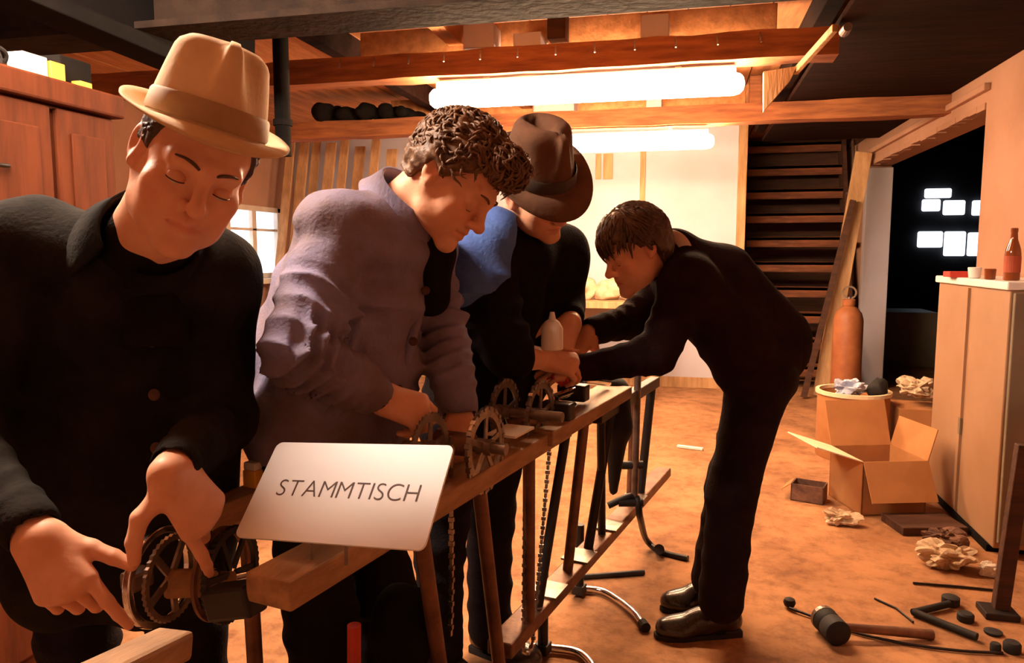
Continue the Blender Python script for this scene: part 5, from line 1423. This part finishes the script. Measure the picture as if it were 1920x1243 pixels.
crumple((1.20, 3.22, 0.03), (0.05, 0.04, 0.04), 'paper', 'small white crumpled paper ball right of the pale rag', 'paper_ball', 'paper', 12, 0.001)
# dark board under the carton
thing(MB().box(np.array([1.10, 3.74, 0.02]), (0.30, 0.20, 0.04), [Vn(1, 0.25, 0), Vn(-0.25, 1, 0), np.array([0, 0, 1.0])]), 'dark_board', 'darkwood', 'dark flat board on the floor between carton and locker', 'board', bevel=0.004)
# white strip on the floor behind the young man
a, b = Zp(1270, 836, 0.01), Zp(1318, 842, 0.01)
thing(MB().bar(a, b, 0.03, 0.015), 'pale_strip', 'paper', 'short pale strip on the floor behind the dark trousers', 'strip', bevel=0.002)

# mallet
ml = empty('mallet', Zp(1565, 1175, 0), 'heavy black mallet with wooden handle lying on the floor', 'mallet')
hd = Zp(1557, 1172, 0.045); ha, hb = Zp(1541, 1152, 0.042), Zp(1574, 1186, 0.042)
mdir = unit((hb - ha) * np.array([1, 1, 0]))
MB().lathe(hd - mdir * 0.062, mdir, [(0.034, 0), (0.042, 0.006), (0.042, 0.055), (0.038, 0.062), (0.042, 0.068), (0.042, 0.118), (0.034, 0.124)], 24).build('head', 'rubber', ml, smooth=True)
MB().ring(hd - mdir * 0.045, mdir, 0.036, 0.0435, 0.016, 24).build('iron_band', 'iron', ml)
MB().tube([hd, Zp(1610, 1178, 0.04), Zp(1680, 1184, 0.03), Zp(1748, 1190, 0.018)], [0.013, 0.014, 0.016, 0.017], 12).build('handle', 'tube', ml, smooth=True)
# long thin rod with end knob under the mallet
rd_ = empty('thin_rod', Zp(1700, 1205, 0), 'thin dark rod with a round knob lying under the mallet', 'rod')
MB().tube(smooth_path([Zp(1480, 1140, 0.012), Zp(1530, 1158, 0.008), Zp(1600, 1185, 0.007), Zp(1700, 1207, 0.007), Zp(1800, 1220, 0.007), Zp(1880, 1224, 0.007)], 5), 0.005, 8).build('rod', 'black_iron', rd_, smooth=True)
MB().lathe(Zp(1480, 1138, 0.004), (0, 0, 1), [(0.008, 0), (0.018, 0.006), (0.022, 0.018), (0.018, 0.03), (0.006, 0.036)], 18).build('knob', 'rubber', rd_, smooth=True)
# pedal crank with pads on the floor
cr = empty('floor_crank', Zp(1770, 1150, 0), 'black bent pedal crank lying on the floor at lower right', 'crank')
MB().tube([Zp(1780, 1132, 0.018), Zp(1722, 1146, 0.016), Zp(1712, 1148, 0.016)], 0.013, 10).build('short_arm', 'rubber', cr, smooth=True)
MB().tube([Zp(1712, 1147, 0.016), Zp(1770, 1170, 0.016), Zp(1832, 1194, 0.016)], 0.013, 10).build('long_arm', 'rubber', cr, smooth=True)
MB().lathe(Zp(1782, 1134, 0.0), (0, 0, 1), [(0.026, 0), (0.03, 0.004), (0.03, 0.03), (0.024, 0.034)], 20).build('pad', 'rubber', cr, smooth=True)
for i, (x, y, r, h_, lab) in enumerate([(1810, 1164, 0.027, 0.03, 'black rubber disc beside the bent crank arm'), (1862, 1188, 0.028, 0.012, 'flat black disc right of the crank end'),
                                        (1866, 1222, 0.016, 0.03, 'small black stub at the rod end near the bottom edge'), (1897, 1222, 0.026, 0.034, 'black round cap at the lower right edge')]):
    q = Zp(x, y, 0)
    thing(MB().lathe(q, (0, 0, 1), [(r * 0.9, 0), (r, 0.004), (r, h_ * 0.8), (r * 0.8, h_), (r * 0.3, h_)], 20), 'rubber_disc', 'rubber', lab, 'disc', smooth=True)
thing(MB().tube([Zp(1640, 1122, 0.005), Zp(1680, 1140, 0.005), Zp(1712, 1166, 0.005)], 0.004, 8), 'thin_wire', 'black_iron', 'short thin wire left of the bent crank', 'wire', smooth=True)
thing(MB().tube([Zp(1712, 1093, 0.006), Zp(1800, 1100, 0.006), Zp(1880, 1108, 0.006)], 0.005, 8), 'thin_bar', 'black_iron', 'long thin bar on the floor below the white rag', 'bar', smooth=True)
# upright post at the right edge with foot
pp = empty('upright_post', (1.11, 2.88, 0), 'dark upright post on a flat foot at the right edge', 'post')
MB().bar((1.11, 2.88, 0.0), (1.15, 2.88, 0.62), 0.04, 0.05).build('shaft', 'darkwood', pp, bevel=0.004)
MB().box((1.10, 2.87, 0.012), (0.11, 0.10, 0.024)).build('foot', 'black_iron', pp, bevel=0.004)

# dark sacks added as stand-ins for the bike-part heap, and a red tube
def floor_sack(c, r, h, mt, label, name, cat, seed):
    c = np.array([c[0], c[1], 0.0]); f = Field(c - (r + 0.1, r + 0.1, 0.05), c + (r + 0.1, r + 0.1, h + 0.12), 0.01)
    f.cone(c + (0, 0, r * 0.8), c + (0.02, 0, h - r * 0.7), r, r * 0.72, 0).ell(c + (0.03, 0, h - 0.04), (r * .5, r * .5, .06), None, 0.05)
    f.disp(lambda p: 0.028 * wob(p, 16, seed) + 0.012 * wob(p, 42, seed + 1), 0.05); f.half((0, 0, 0), (0, 0, -1))
    return tag(sdf_obj(name, [f], mt, None), label, cat)
floor_sack(tp(0.47, -0.14, 0), 0.10, 0.58, 'blackish', 'dark sack standing in for bike parts under the table behind the sign', 'dark_sack', 'sack', 51)
floor_sack(tp(0.16, -0.27, 0), 0.10, 0.52, 'ragdark', 'brown sack standing in for bike parts under the table beside the crank', 'brown_sack', 'sack', 55)
thing(MB().cyl(P(664, 1172, 1.28), np.array([*P(650, 1290, 1.30)[:2], 0.0]), 0.012, n=14), 'red_tube', 'red', 'red painted tube leaning under the table by the sign', 'tube', smooth=True)
# red cloth and white can among the hands at the far end
lump(P(1045, 706, 2.22), (0.055, 0.05, 0.022), 'red', 'red cloth lying under the joined hands at the table end', 'red_cloth', 'cloth', 16, 0.012, 60, None, 0.006)
wc = empty('white_can', P(1035, 656, 2.06), 'small white can with a cap among the hands', 'can')
cb = P(1035, 656, 2.06)
MB().lathe(cb, (0, 0, 1), [(0.026, 0), (0.030, 0.003), (0.030, 0.06), (0.020, 0.078), (0.012, 0.084)], 22).build('can_body', 'paper', wc, smooth=True)
MB().cyl(cb + (0, 0, 0.083), cb + (0, 0, 0.105), 0.011, 0.006, 14).build('cap', 'lockertop', wc, smooth=True)
